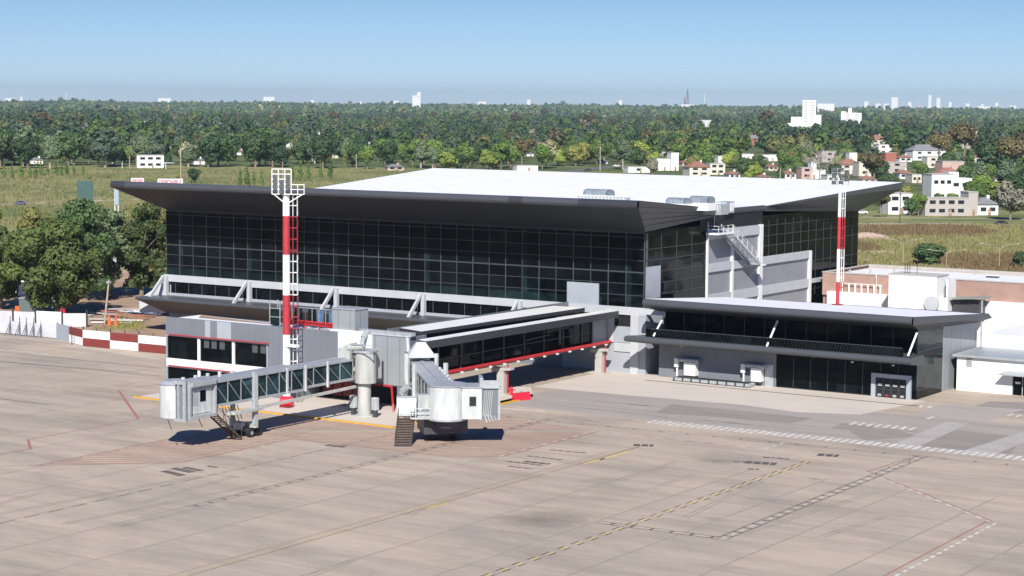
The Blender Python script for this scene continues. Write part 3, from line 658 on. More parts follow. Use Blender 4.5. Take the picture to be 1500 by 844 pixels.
# rooftop units
def roof_unit(x0, y0, x1, y1, Y, lab, base=None):
    a = PY(x0, y1, Y); b = PY(x1, y0, Y); w_ = b[0]-a[0]; z0 = a[2]; z1 = b[2]
    t = thing('roof_vent', lab, 'roof vent', (a[0], Y, z0), 'domed vents on the terminal roof')
    mb = MB(); prof_ = []
    for k in range(9):
        th = math.pi*k/8; prof_.append((Y+1.2-1.2*math.cos(th)*1.0, z0+(z1-z0)*(math.sin(th)**.6)))
    for (ya, za), (yb, zb) in zip(prof_[:-1], prof_[1:]):
        mb.face([(a[0], ya, za), (b[0], ya, za), (b[0]-.2, yb, zb), (a[0]+.2, yb, zb)][::1])
    mb.face([(a[0], y, z) for y, z in prof_]); mb.face([(b[0], y, z) for y, z in prof_][::-1])
    mb.build('hood', M['domeblue'], t)
    bx('plinth', M['white'], t, a[0]-.1, b[0]+.1, Y-.1, Y+2.5, z0-1.1, z0-.002)
    mb = MB()
    for k in range(3): 
        X = a[0]+w_*(.3+.2*k); mb.box(X, X+.06, Y-.05, Y+.0, z0, z0+(z1-z0)*.6)
    mb.build('rib', M['galv'], t)
roof_unit(854, 278, 889, 286.5, 252, 'domed steel vent standing alone near the middle of the white roof edge')
roof_unit(975, 290.5, 1003, 298, 256, 'domed steel vent, the nearer of the pair above the right roof corner')
roof_unit(1009, 288, 1037, 297, 259, 'domed steel vent, the right one of the pair above the right roof corner')
def plat(x0, x1, y0, y1, Y, d_, lab, name='roof_platform'):
    a = PY(x0, y1, Y); b = PY(x1, y0, Y)
    t = thing(name, lab, 'roof platform', (a[0], Y, a[2]))
    bx('deck', M['galv'], t, a[0], b[0], Y, Y+d_, a[2]-.8, b[2]-.25)
    mb = MB()
    for k in range(int((b[0]-a[0])/.6)+1):
        X = a[0]+k*.6; mb.box(X, X+.06, Y-.06, Y-.005, a[2]-.2, b[2])
    mb.box(a[0], b[0], Y-.06, Y, b[2]-.08, b[2])
    mb.build('guard_rail', M['white'], t)
plat(845, 917, 287.5, 294, 250.5, 1.3, 'long low white service platform in front of the single roof vent')
plat(1003, 1056, 298, 305, 262, 2.5, 'pale ductwork platform beside the pair of roof vents')
a = PX(1058, 312, -136.3); bx_ = thing('roof_cabinet', 'tall pale cabinet clamped at the right roof edge over the outside stair', 'cabinet', (a[0], a[1], a[2]))
bx('cabinet_body', M['galv'], bx_, -137.6, -136.0, 269.6, 272.2, 21.9, 23.6)
bx('cabinet_door', M['white'], bx_, -135.99, -135.95, 270.8, 272.0, 22.1, 23.4)

# ================================================================== SMALL TERMINAL (right)
Q = thing('arrivals_building', 'low two-storey grey and glass wing with white roof right of the main terminal', 'building', (-114, 255, 0))
X0, X1, Y0 = -133.7, -95.5, 244.9
bx('body', M['clad'], Q, X0+.2, X1-.3, Y0+.3, 262, 0, 5.9); bx('upper_body', M['clad'], Q, X0+.2, X1-.3, Y0+1.45, 262, 5.9, 9.1)
MB().prism([(X1-.28, Y0+9.2), (X1, Y0+9.2), (X1, 267.2), (X1-.28, 267.2)], 0, 9.0).build('side_wall', M['cladlight'], Q)
bx('front_wall', M['clad'], Q, X0, -115.6, Y0, Y0+.29, 0, 4.6)
dg = bx('side_door', M['galv'], Q, -117.2, -116.0, Y0-.06, Y0-.003, 0, 3.0); bx('door_handle', M['darkmetal'], dg, -116.3, -116.2, Y0-.12, Y0-.06, 1.2, 1.35)
fg = bx('front_glazing', M['glass'], Q, -115.5, X1-.05, Y0+.02, Y0+.28, 0.15, 4.6)
for k in range(1, 8): MB().box(-115.5+k*2.5-.04, -115.5+k*2.5+.04, Y0-.04, Y0+.017, .2, 4.3).build('mullion', M['mull'], fg)
sgz = bx('side_glazing', M['glassteal'], Q, X1-.25, X1, Y0+.05, Y0+9.18, .1, 9.15)
for z in (1.2, 6.2, 7.3): MB().box(X1+.003, X1+.03, Y0+.1, Y0+9.1, z-.05, z+.05).build('transom', M['mull'], sgz)
MB().box(X1+.002, X1+.04, Y0+.06, Y0+9.1, 5.4, 6.1).build('dark_spandrel', M['black'], sgz)
MB().box(X1+.002, X1+.04, Y0+.06, Y0+9.1, .1, 1.15).build('dark_base', M['glass'], sgz)
en = MB(); en.box(-101.6, -101.0, Y0-.5, Y0-.05, 0, 3.15); en.box(-96.7, -96.1, Y0-.5, Y0-.05, 0, 3.15); en.box(-100.99, -96.71, Y0-.5, Y0-.05, 2.6, 3.15)
ef = en.build('entrance_frame', M['panellight'], Q)
bx('doorway', M['black'], ef, -101, -96.7, Y0-.3, Y0-.1, 0, 2.6)
for k in range(4):
    X = -100.9+k*1.05
    dd = MB(); dd.box(X, X+.08, Y0-.42, Y0-.31, .05, 2.55); dd.box(X+.9, X+.98, Y0-.42, Y0-.31, .05, 2.55); dd.box(X+.08, X+.9, Y0-.42, Y0-.31, 1.05, 1.12); dd.build('glass_door', M['mull'], ef)
    bx('door_sign', M['white'], ef, X+.2, X+.8, Y0-.4, Y0-.32, 1.55, 1.8)
    bx('reflection_panel', M['reddark'] if k == 1 else M['galv'], ef, X+.2, X+.7, Y0-.36, Y0-.32, .15, .45)
canopy(Q, -136.9, -94.6, 240.4, 5.55, Y0-.02, 4.5, tip=3, h=.85)
# first floor
ug = bx('upper_glazing', M['glass'], Q, X0, X1-.3, Y0+1.2, Y0+1.4, 5.9, 9.2)
for k in range(13): MB().box(X0+.2+k*3.1, X0+.3+k*3.1, Y0+1.1, Y0+1.195, 5.9, 9.2).build('mullion', M['mull2'] if k % 3 == 1 else M['mull'], ug)
bx('deck', M['darkside'], Q, X0-1, X1-.3, 241.2, Y0+1.2, 5.5, 5.98)
bx('balustrade_glass', M['glass'], Q, X0-.2, X1-.5, 241.32, 241.36, 5.985, 7.1)
lt = MB(); a_, b_ = X0+.5, X1-.6
for k in range(int((b_-a_)/.45)):
    X = a_+k*.45
    lt.beam((X, 241.27, 6.0), (X+.42, 241.27, 7.1), .022)
lt.box(a_, b_, 241.24, 241.3, 7.08, 7.16)
lt.build('balustrade', M['mull'], Q)
for q0, q1 in (((957, 493), (974, 461)), ((1123, 508), (1139, 470)), ((1330, 522), (1343, 488))):
    a = PY(*q0, 241.0); b = PY(*q1, 243.6); MB().tube(a, b, .14).build('strut', M['white'], Q)
# roof with flared edge
RO = 240.4
ee = MB(); n = 6; hp_ = []
for k in range(n+1):
    t = math.pi*(.5+k/n); hp_.append((RO+.55+math.cos(t)*.55, 10.75+.55*math.sin(t)))
def rx(y): return -94.6+(X1+94.6)*(y-RO)/(Y0-RO)
for (y0, z0), (y1, z1) in zip(hp_[:-1], hp_[1:]): ee.face([(X0-.3, y1, z1), (-94.6, y1, z1), (-94.6, y0, z0), (X0-.3, y0, z0)])
ee.face([(X0-.3, y, z) for y, z in hp_][::-1])
ee.build('eave_edge', M['tube'], Q, True)
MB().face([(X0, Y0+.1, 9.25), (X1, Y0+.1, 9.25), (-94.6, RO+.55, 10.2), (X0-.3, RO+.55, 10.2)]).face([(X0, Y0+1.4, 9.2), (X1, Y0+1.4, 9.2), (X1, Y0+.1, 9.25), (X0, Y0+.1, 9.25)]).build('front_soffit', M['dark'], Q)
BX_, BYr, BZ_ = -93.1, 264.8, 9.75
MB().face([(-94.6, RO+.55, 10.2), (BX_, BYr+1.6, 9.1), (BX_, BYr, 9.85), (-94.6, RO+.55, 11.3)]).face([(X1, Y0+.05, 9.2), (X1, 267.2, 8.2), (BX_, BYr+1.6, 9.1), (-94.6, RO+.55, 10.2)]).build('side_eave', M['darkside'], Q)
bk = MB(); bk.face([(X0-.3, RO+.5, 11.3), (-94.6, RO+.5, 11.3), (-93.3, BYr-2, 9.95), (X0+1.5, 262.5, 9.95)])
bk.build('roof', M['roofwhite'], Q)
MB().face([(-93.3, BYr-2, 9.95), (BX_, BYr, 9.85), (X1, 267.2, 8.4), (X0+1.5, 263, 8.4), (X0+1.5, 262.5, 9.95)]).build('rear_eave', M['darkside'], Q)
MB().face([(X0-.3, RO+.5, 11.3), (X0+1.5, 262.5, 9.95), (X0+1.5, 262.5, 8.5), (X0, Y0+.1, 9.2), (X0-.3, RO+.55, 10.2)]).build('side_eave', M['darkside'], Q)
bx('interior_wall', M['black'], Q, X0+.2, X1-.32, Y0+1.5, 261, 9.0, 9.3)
# soffit lights
for q in ((1000, 507), (1193, 522), (1250, 530), (1310, 535)):
    p = PY(*q, 243.5); MB().box(p[0]-.25, p[0]+.05, 243.3, 243.5, p[2]-.12, p[2]+.04).build('soffit_light', M['white'], Q)

# baggage belt and cabinets in front of it
bc = thing('baggage_belt', 'low silver baggage belt lying on the pavement by the grey wing wall', 'baggage belt', (-124, 242.8, 0))
p0, p1 = G(986, 558), G(1110, 566)
for off, hgt, mm in ((0, .55, M['galv']),):
    MB().box(-130.0, -118.2, 242.0, 243.9, .12, .5).build('belt_frame', mm, bc)
    bx('belt', M['rubber'], bc, -129.7, -118.6, 242.3, 243.6, .503, .56)
    bx('skirt', M['darkmetal'], bc, -129.8, -118.5, 241.98, 242.2, 0, .11)
for k in range(9): MB().box(-129.8+k*1.35, -129.6+k*1.35, 241.9, 241.99, .1, .55).build('belt_leg', M['darkmetal'], bc)
def cabinet(x0, x1, lab):
    t = thing('belt_opening', lab, 'wall hatch', ((x0+x1)/2, Y0-.6, 0), 'baggage hatches on the wing wall')
    bx('hatch_body', M['white'], t, x0, x1, Y0-1.0, Y0-.02, .65, 2.5)
    MB().tube((x0-.9, Y0-.7, 2.75), (x1+.4, Y0-.7, 2.75), .28, 10).build('roller_hood', M['galv'], t)
    bx('side_rail', M['white'], t, x0-1.3, x0-1.1, Y0-.8, Y0-.6, .1, 2.9); bx('control_box', M['white'], t, x0-1.6, x0-1.0, Y0-.9, Y0-.45, 1.7, 2.9)
cabinet(-129.2, -127.4, 'white hatch box with roller hood at the left end of the baggage belt')
cabinet(-118.9, -117.4, 'white hatch box with roller hood at the door end of the baggage belt')

# ================================================================== GATE BUILDING
B = thing('gate_building', 'grey clad two-storey gate building with two rows of black windows and red rails', 'building', (-163, 200, 0))
gy, gx0, gx1, gz = 197.5, -183.0, -143.0, 9.3
bx('body', M['clad'], B, gx0, -160.5, gy+.3, gy+6.5, 0, gz-.35)
bx('body', M['clad'], B, -160.49, gx1-.3, gy+.3, gy+4.0, 3.3, gz-.35)
bx('floor_slab', M['concrete'], B, -160.5, gx1-.3, gy+.3, gy+5, 3.0, 3.3)
MB().prism([(gx0+.6, gy+.6), (-143.6, gy+.6), (-143.6, gy+3.6), (-165, gy+3.8), (gx0+.6, gy+6.2)], gz-.34, gz-.22).build('roof', M['roofwhite'], B)
MB().face([(gx0+1, gy+5.9, gz-.21), (-166, gy+3.4, gz-.21), (-166, gy+2.8, gz-.21), (gx0+3, gy+3.2, gz-.21)]).build('roof_cover', M['wood'], B)
fwall = MB()
wx0, wx1 = -182.85, -165.3
fwall.box(gx0, gx1, gy, gy+.29, 7.0, gz)          # parapet
fwall.box(gx0, wx0, gy, gy+.29, 0, 7.0); fwall.box(wx1, -160.5, gy, gy+.29, 0, 7.0); fwall.box(-160.49, gx1, gy, gy+.29, 3.2, 7.0)
fwall.build('wall', M['clad'], B)
bx('pier_wall', M['clad'], B, -144.6, gx1, gy, gy+4, 0, 3.2)
bx('white_wall_bay', M['white'], B, -153.8, -148.4, gy-.05, gy-.002, 3.3, gz-.02)
bx('pale_wall_bay', M['cladlight'], B, -148.39, gx1+.03, gy-.06, gy-.002, 3.2, gz-.1)
bx('end_wall', M['clad'], B, gx1-.29, gx1, gy+.3, gy+4.0, 3.2, gz)
for xx in ((-176.0, -175.1), (-173.9, -171.5)): bx('pale_patch', M['panellight'], B, xx[0], xx[1]+(.0), gy-.02, gy-.001, 7.05, gz-.03)
for z0, z1 in ((3.8, 6.8), (0.2, 2.6)):
    wd = bx('window_band', M['glass'], B, wx0+.05, wx1-.05, gy+.12, gy+.28, z0, z1)
    for X in (-177.1, -171.1): bx('window_post', M['white'], wd, X-.2, X+.2, gy-.08, gy+.1, z0, z1)
    fr_ = MB(); fr_.box(wx0, wx1, gy-.1, gy+.1, z1, z1+.14); fr_.box(wx0, wx0+.14, gy-.1, gy+.1, z0, z1); fr_.box(wx1-.14, wx1, gy-.1, gy+.1, z0, z1); fr_.build('window_frame', M['panellight'], wd)
    for k, X in enumerate((-176.3, -175.0, -173.6, -168.0, -166.6)):
        if z0 > 3: MB().box(X, X+.9, gy+.1, gy+.119, 5.6, 6.7).build('blind', M['mull2'], wd)
    MB().beam((wx0+.6, gy-.35, z1+.25), (wx1+.4, gy-.35, z1+.25), .16, .12).build('red_rail', M['red'], wd)
bx('spandrel', M['white'], B, wx0, wx1, gy-.06, gy+.28, 2.75, 3.8)
pp = MB(); pp.beam((-150.8, gy-.3, 3.3), (-145.2, gy-.3, 3.1), .22); pp.beam((-145.2, gy-.3, 3.15), (-145.0, gy-.3, 0.9), .2); pp.beam((-145.0, gy-.3, .95), (-144.7, gy-.6, 0), .2)
pp.build('red_pipe', M['red'], B)
bx('undercroft_shade_wall', M['black'], B, -160.5, gx1-.3, gy+4.6, gy+5, 0, 3.0)  # black wall added to stand in for the shade beneath the building
# things on the roof of the gate building
ph = thing('roof_cabin', 'pale metal-clad plant cabin on the gate building roof', 'plant cabin', (-153.3, gy+1.5, gz))
bx('cabin_body', M['cladlight'], ph, -155.0, -151.5, gy+.45, gy+3.2, gz-.2, 12.1); bx('cabin_lid', M['galv'], ph, -155.1, -151.4, gy+.35, gy+3.3, 12.1, 12.25)
bx('base_curb', M['white'], ph, -155.2, -149.6, gy+.1, gy+.44, gz+.01, gz+.25)
rp_ = thing('roof_pipework', 'red fire pipes with blue guard screens on the gate building roof beside the mast', 'pipework', (-158.5, gy+2, gz))
q = MB()
for dy, dz in ((0, .5), (.5, .8), (1.0, .45)): q.tube((-163.5, gy+.9+dy, gz+dz), (-155.1, gy+.9+dy*.6, gz+dz-.1), .13)
for X in (-162.5, -160, -157.5): q.tube((X, gy+.9, gz+.5), (X, gy+.9, gz-.2), .12)
q.build('pipe', M['red'], rp_)
for X in (-159.0, -157.0): bx('guard_screen', M['bluepanel'], rp_, X, X+1.1, gy+2.2, gy+2.26, gz+.6, gz+2.3)
for X in (-162.6, -160.4, -155.9): bx('pale_screen', M['glassteal'], rp_, X, X+1.2, gy+2.2, gy+2.26, gz+.6, gz+2.3)
q = MB(); q.beam((-163, gy+2.1, gz+2.4), (-155.2, gy+2.1, gz+2.4), .08)
for k in range(8): q.beam((-163+k*1.1, gy+2.15, gz), (-163+k*1.1, gy+2.15, gz+2.4), .07)
q.build('guard_frame', M['galv'], rp_)
cg = thing('lift_cage', 'small galvanised cage on the gate building roof left of the red and white mast', 'cage', (-164.6, gy+1.5, gz))
q = MB()
for X in (-165.6, -163.9):
    for Y in (gy+.8, gy+2.4): q.beam((X, Y, gz-.2), (X, Y, gz+3.2), .1)
for z in (gz+1.1, gz+2.2, gz+3.2): q.beam((-165.6, gy+.8, z), (-163.9, gy+.8, z), .08); q.beam((-163.9, gy+.8, z), (-163.9, gy+2.4, z), .08)
q.build('cage_frame', M['galv'], cg); bx('cage_panel', M['glassteal'], cg, -165.5, -164.0, gy+.83, gy+.87, gz+.05, gz+2.2)
ct = thing('cable_tray', 'galvanised pipe tray running above the bridge wall of the gate building', 'pipe tray', (-146, gy+.5, gz))
bx('tray', M['galv'], ct, -150.6, -142.6, gy+.2, gy+1.1, gz+.15, gz+.55)
q = MB()
for k in range(7): q.box(-150.3+k*1.25, -150.2+k*1.25, gy+.3, gy+.4, gz, gz+.15)
q.build('tray_feet', M['white'], ct)
q = MB(); q.tube((-149.3, gy+.1, gz+.3), (-149.2, gy-.9, gz-.4), .35); q.tube((-149.2, gy-.9, gz-.4), (-148.6, gy-2.2, gz-2.2), .28); q.build('elbow_pipe', M['galv'], ct)
q = MB(); q.tube((-142.9, gy-.2, gz), (-142.6, gy-.4, gz-1.8), .3); q.tube((-142.6, gy-.4, gz-1.8), (-141.2, gy-.6, gz-2.1), .28); q.build('elbow_pipe', M['galv'], ct)
# under-building red hydrant frame in the shade
ur = thing('hose_rack', 'dark red fire hose rack in the shade below the gate building', 'hose rack', (-156, gy+2, 0))
for k in range(4): bx('rack_panel', M['reddark'], ur, -159.5+k*1.6, -158.1+k*1.6, gy+4.2, gy+4.4, .4, 2.6)

# ================================================================== CONNECTOR WALKWAY
W = thing('connector_walkway', 'raised glazed walkway with two white stepped roofs linking gate and terminal', 'walkway', (-145.5, 222, 0))
wy0, wy1 = 201.6, YF-.36
bx('floor', M['darkmetal'], W, -149.2, -142.4, wy0, wy1, 3.85, 4.15); bx('gap_shade_deck', M['black'], W, -144.38, -141.9, 203, 243.8, 8.3, 8.36)  # black deck puts the shade between the two roofs into the colour
bx('glazing', M['glass'], W, -143.0, -142.75, wy0, wy1, 4.15, 8.5)
bx('rear_wall', M['clad'], W, -149.2, -149.0, wy0, wy1, 4.15, 9.6)
for k in range(9):
    Y = wy0+2+k*5.0; MB().box(-142.74, -142.6, Y-.1, Y+.1, 4.15, 8.4).build('mullion', M['mull'], W)
MB().box(-142.74, -142.68, wy0, wy1, 5.9, 6.0).build('transom', M['mull'], W)
MB().prism([(-148.6, 203.5), (-144.1, 201.9), (-143.3, 240.5), (-148.2, 240.0)], [9.15]*2+[8.95]*2, [9.6, 9.6, 9.5, 9.5], 0, 1).build('upper_roof', [M['tubedark'], M['white']], W)
bx('upper_wall', M['black'], W, -144.6, -144.4, wy0, 240, 8.6, 9.2)  # wall in the roof gap, its shade painted in as black
MB().prism([(-142.1, 198.6), (-140.6, 198.2), (-139.9, 244.2), (-141.6, 244.6)], [8.0]*4, [8.95]*4, 0, 0).build('lower_roof_edge', M['tubedark'], W)
MB().prism([(-142.05, 198.65), (-140.65, 198.25), (-139.95, 244.1), (-141.55, 244.5)], [8.952]*4, [9.05]*4).build('lower_roof', M['white'], W)
bx('end_panel', M['wallgrey'], W, -142.7, -142.45, 241.5, wy1, 4.16, 7.8)
bx('stair_silhouette', M['darkmetal'], W, -142.73, -142.6, 232.5, 233.0, 5.0, 7.6)
q = MB()
for k in range(8): q.beam((-142.55, 229+k*.1, 7.0+.12*k), (-142.55, 235+k*.15, 7.2+.12*k), .05)
q.beam((-142.55, 224, 6.5), (-142.55, 230, 6.7), .12)
q.build('glazed_brace', M['mull2'], W)
# red foam pipe on piers
rp2 = thing('red_fire_main', 'long bright red fire main running along the side of the raised walkway', 'pipe', (-142, 227, 4))
MB().tube((-142.0, 203, 4.3), (-141.9, 246.3, 4.3), .24, 12).build('pipe', M['red'], rp2, True)
MB().tube((-141.9, 246.3, 4.3), (-141.9, 246.7, 3.9), .4, 12).build('elbow', M['red'], rp2)
q = MB()
for k in range(13): q.box(-141.8, -141.55, 204+k*3.3, 204.4+k*3.3, 3.95, 4.12)
q.build('pipe_clip', M['white'], rp2)
for Y, lab in ((217.6, 'nearer concrete pier with red pipe under the walkway, beside the hydrant'), (243.0, 'farther concrete pier with red pipe under the walkway, next to the terminal wall')):
    t = thing('walkway_pier', lab, 'pier', (-142.1, Y, 0), 'concrete piers under the walkway')
    bx('shaft', M['concrete'], t, -142.8, -141.7, Y-.4, Y+.4, .12, 3.1); bx('footing', M['concrete'], t, -143.6, -140.9, Y-1, Y+1, 0, .12)
    MB().prism([(-143.6, Y-.45), (-140.6, Y-.45), (-140.6, Y+.45), (-143.6, Y+.45)], [2.9, 3.3, 3.3, 2.9], 3.54).build('cap', M['concrete'], t)
    MB().tube((-141.45, Y+.2, .1), (-141.45, Y+.2, 3.9), .12).build('red_riser', M['red'], t)
hy = thing('fire_hydrant', 'small red fire hydrant at the foot of the nearer walkway pier', 'hydrant', (-140.6, 217.4, 0))
MB().tube((-140.6, 217.4, 0), (-140.6, 217.4, .95), .2, 10).tube((-140.6, 217.4, .95), (-140.6, 217.4, 1.15), .2, 10, .05).build('barrel', M['redplastic'], hy)
MB().tube((-140.9, 217.3, .65), (-140.3, 217.3, .65), .1).build('outlet', M['redplastic'], hy)
ba = thing('plastic_barrier', 'bright red plastic traffic barrier at the end of the yellow kerb', 'barrier', (-137.6, 214.6, 0))
c0, c1 = G(751, 587.5), G(776, 585); u_ = (c1-c0)[:2]; Lb = np.linalg.norm(u_); u_ = u_/Lb; v_ = np.array([-u_[1], u_[0]]); cc = (c0+c1)[:2]/2
mb = MB()
for i, (z0, z1, h0, h1) in enumerate(((0, .25, .32, .32), (.25, .85, .3, .12), (.85, 1.0, .12, .12))):
    a = [cc+u_*s1*Lb/2*(1-.0*i)+v_*s2*h0 for s1, s2 in ((-1, -1), (1, -1), (1, 1), (-1, 1))]; b = [cc+u_*s1*Lb/2*.93+v_*s2*h1 for s1, s2 in ((-1, -1), (1, -1), (1, 1), (-1, 1))]
    P_ = [(*p, z0) for p in a]+[(*p, z1) for p in b]; k0 = len(mb.v); mb.v += P_
    for qd in ((0, 3, 2, 1), (4, 5, 6, 7), (0, 1, 5, 4), (1, 2, 6, 5), (2, 3, 7, 6), (3, 0, 4, 7)): mb.f.append(tuple(k0+k for k in qd)); mb.m.append(0)
mb.build('barrier_body', M['redplastic'], ba)
MB().tube((*cc, 1.0), (*cc, 1.12), .08).build('filler_cap', M['darkmetal'], ba)
ro = thing('red_tank', 'small red tank standing on the pavement under the left boarding bridge', 'tank', (-156.6, 189.5, 0))
p = G(416, 597); MB().tube((p[0]-.5, p[1], .75), (p[0]+.9, p[1]+.6, .75), .65, 14).build('tank_shell', M['redplastic'], ro, True); bx('tank_skid', M['reddark'], ro, p[0]-.6, p[0]+.9, p[1]-.2, p[1]+.7, 0, .2)

# ================================================================== JET BRIDGES
def cyl(cx, cy, z0, z1, r, n=28, r2=None): return MB().tube((cx, cy, z0), (cx, cy, z1), r, n, r2)
def tunnel(T_, a, b, zb, zt, w_, nb, zdrop=0.0, glassmat=None, rooflabel='roof', name='tunnel'):
    """a,b ground plan ends"""
    a, b = np.array(a), np.array(b); L = np.linalg.norm(b-a); d = (b-a)/L; n = np.array([-d[1], d[0]])
    P = lambda t, s, z: (*(a+d*t+n*s), z+zdrop*t/L)
    hw = w_/2
    def bar(t0, s0, z0, t1, s1, z1, ww, hh=None): return MB().beam(P(t0, s0, z0), P(t1, s1, z1), ww, hh)
    g_ = MB()
    for s in (-1, 1):
        f = [P(0, s*(hw-.12), zb+.1), P(L, s*(hw-.12), zb+.1), P(L, s*(hw-.12), zt-.1), P(0, s*(hw-.12), zt-.1)]; g_.face(f if s < 0 else f[::-1])
    body = g_.build('side_glazing', glassmat or M['glassblue'], T_)
    rf_ = MB(); rf_.face([P(0, -hw-.05, zt+.05), P(L, -hw-.05, zt+.05), P(L, hw+.05, zt+.05), P(0, hw+.05, zt+.05)][::1]); rf_.beam(P(0, 0, zt+.1), P(L, 0, zt+.1), .5, .12); rf_.build('tunnel_roof', M['roofgrey'], T_)
    MB().face([P(0, -hw, zb-.02), P(0, hw, zb-.02), P(L, hw, zb-.02), P(L, -hw, zb-.02)]).build('tunnel_floor', M['darkmetal'], T_)
    fr = MB()
    for s in (-1, 1):
        for z, hh in ((zb+.1, .3), (zt-.05, .22)): fr.beam(P(0, s*hw, z), P(L, s*hw, z), .14, hh)
        for k in range(nb+1):
            t = L*k/nb; fr.beam(P(t, s*hw, zb+.1), P(t, s*hw, zt), .08, .08)
        for k in range(nb):
            fr.beam(P(L*k/nb, s*hw, zb+.2), P(L*(k+1)/nb, s*hw, zt-.15), .06, .06)
    fr.build('truss_frame', M['galv'], T_)
    return P, L
def bogie(T_, c, u, ztop, w_=3.4):
    v = (-u[1], u[0]); P = lambda a, b, z: (c[0]+u[0]*a+v[0]*b, c[1]+u[1]*a+v[1]*b, z)
    for s in (-1, 1):
        MB().beam(P(0, s*w_/2, 1.2), P(0, s*w_/2, ztop), .42, .42).build('lift_column', M['jbc'], T_)
        bogw = None
        o = MB().tube(P(-.35, s*1.0, .5), P(-.35, s*1.45, .5), .5, 16).tube(P(.9, s*1.0, .5), P(.9, s*1.45, .5), .5, 16).build('wheel', M['rubber'], T_)
        MB().tube(P(-.35, s*1.46, .5), P(-.35, s*1.48, .5), .22, 12).build('wheel_hub', M['galv'], o)
    MB().beam(P(0, -w_/2-.2, 1.35), P(0, w_/2+.2, 1.35), .5, .5).build('cross_beam', M['jbc'], T_)
    MB().obox((c[0]+.3*u[0], c[1]+.3*u[1]), u, v, 1.2, .9, .7, 1.2).build('bogie_frame', M['darkmetal'], T_)
    MB().obox((c[0]-.9*u[0], c[1]-.9*u[1]), u, v, .35, .6, .9, 1.7).build('drive_motor', M['jbc'], T_)
# ---- left bridge
JL = thing('jet_bridge', 'boarding bridge with blue-green glazed trussed tunnel reaching left over the apron', 'boarding bridge', (-145.9, 192.4, 0), 'boarding bridges at the gate building')
cyl(-145.8, 192.4, 0, 4.1, .82, 24).build('pedestal', M['jbc'], JL, True); cyl(-145.8, 192.4, 0, .12, 1.2).build('pedestal_base', M['jbc'], JL)
cyl(-145.6, 192.4, 4.1, 7.9, 1.3).build('rotunda', M['jbc'], JL, True); cyl(-145.6, 192.4, 7.9, 8.1, 1.5).build('rotunda_cap', M['galv'], JL, True)
MB().obox((-147.0, 194.3), (1, 0), (0, 1), 1.5, 1.2, 4.3, 7.9).build('rotunda_link', M['jbc'], JL)
MB().prism([(-148.9, 191.2), (-147.1, 191.2), (-147.1, 192.6), (-148.9, 192.6)], [7.0]*4, [8.2, 8.9, 8.9, 8.2]).build('hood', M['jbc'], JL)
MB().tube((-147.4, 191.4, 8.3), (-145.2, 191.4, 8.6), .38, 12).build('air_duct', M['jbc'], JL, True)
q = MB(); q.beam((-146.7, 191, 7.9), (-143.5, 191, 7.9), .1); q.beam((-146.7, 191, 8.9), (-143.5, 191, 8.9), .08); 
for X in (-146.7, -145, -143.5): q.beam((X, 191, 7.9), (X, 191, 8.9), .07)
q.build('handrail', M['galv'], JL)
tunnel(JL, (-148.0, 191.2), (-148.0, 178.5), 4.5, 6.95, 2.7, 5)
tunnel(JL, (-148.0, 181.5), (-148.0, 165.8), 4.3, 7.1, 3.1, 7)
for Y in (178.4, 181.8, 186.0): MB().box(-146.5, -146.3, Y-.12, Y+.12, 4.2, 7.3).build('portal_frame', M['jb'], JL)
MB().beam((-146.35, 191.3, 3.65), (-146.35, 168.0, 3.25), .35, .3).build('cable_carrier', M['jbc'], JL)
bx('carrier_box', M['jbc'], JL, -146.9, -145.8, 168.5, 173.6, 3.1, 3.4)
bogie(JL, (-148.0, 172.6), (0, 1), 7.3)
MB().box(-146.55, -146.1, 172.3, 172.85, 1.4, 7.5).build('lift_post', M['panellight'], JL)
# cab end
cb = MB(); cb.box(-148.3, -146.45, 161.7, 165.8, 3.5, 3.8); cb.box(-148.3, -146.5, 161.75, 165.79, 3.8, 7.3); cb.build('cab_body', M['jbc'], JL)
bx('cab_roof', M['roofgrey'], JL, -148.3, -146.3, 161.6, 166.2, 7.31, 7.6)
fr = MB(); 
for Y in (161.55, 165.7): fr.box(-146.48, -146.1, Y-.12, Y+.12, 3.4, 7.5)
fr.box(-146.47, -146.05, 161.68, 165.57, 3.4, 3.75); fr.box(-146.47, -145.95, 161.68, 165.57, 7.0, 7.45); fr.build('cab_frame', M['galv'], JL)
bx('cab_door_panel', M['jb'], JL, -146.49, -146.42, 162.3, 165.2, 3.9, 6.6)
cw = bx('cab_window', M['glass'], JL, -146.41, -146.37, 163.4, 164.3, 5.2, 6.4)
q = MB()
for k in range(8): q.box(-146.41, -146.38, 162.0, 163.1, 4.9+k*.2, 4.96+k*.2)
q.build('louvre', M['galv'], JL)
bx('front_bellows', M['bellows'], JL, -148.0, -146.6, 161.2, 161.7, 3.3, 7.6)
fr = MB(); fr.box(-148.1, -146.4, 160.95, 161.19, 3.2, 3.5); fr.box(-148.1, -146.4, 160.95, 161.19, 7.3, 7.7); fr.box(-146.75, -146.4, 160.95, 161.19, 3.5, 7.3); fr.box(-147.5, -147.3, 160.95, 161.19, 3.5, 7.3); fr.build('canopy_frame', M['galv'], JL)
cyl(-149.7, 163.2, 3.3, 7.0, 1.85).build('cab_rotunda', M['jb'], JL, True); cyl(-149.7, 163.2, 7.0, 7.35, 1.95, 28, 1.4).build('cab_dome', M['roofgrey'], JL, True)
for Y in (162.5, 164.5, 166.5, 168.5): bx('roof_lamp', M['jb'], JL, -148.3, -148.0, Y, Y+.25, 7.1 if Y > 166 else 7.6, 7.85)
stn = MB()
for k in range(12): t = k/11; stn.box(-147.6, -146.5, 166.2+4.0*t, 166.5+4.0*t, 3.3-3.1*t, 3.35-3.1*t)
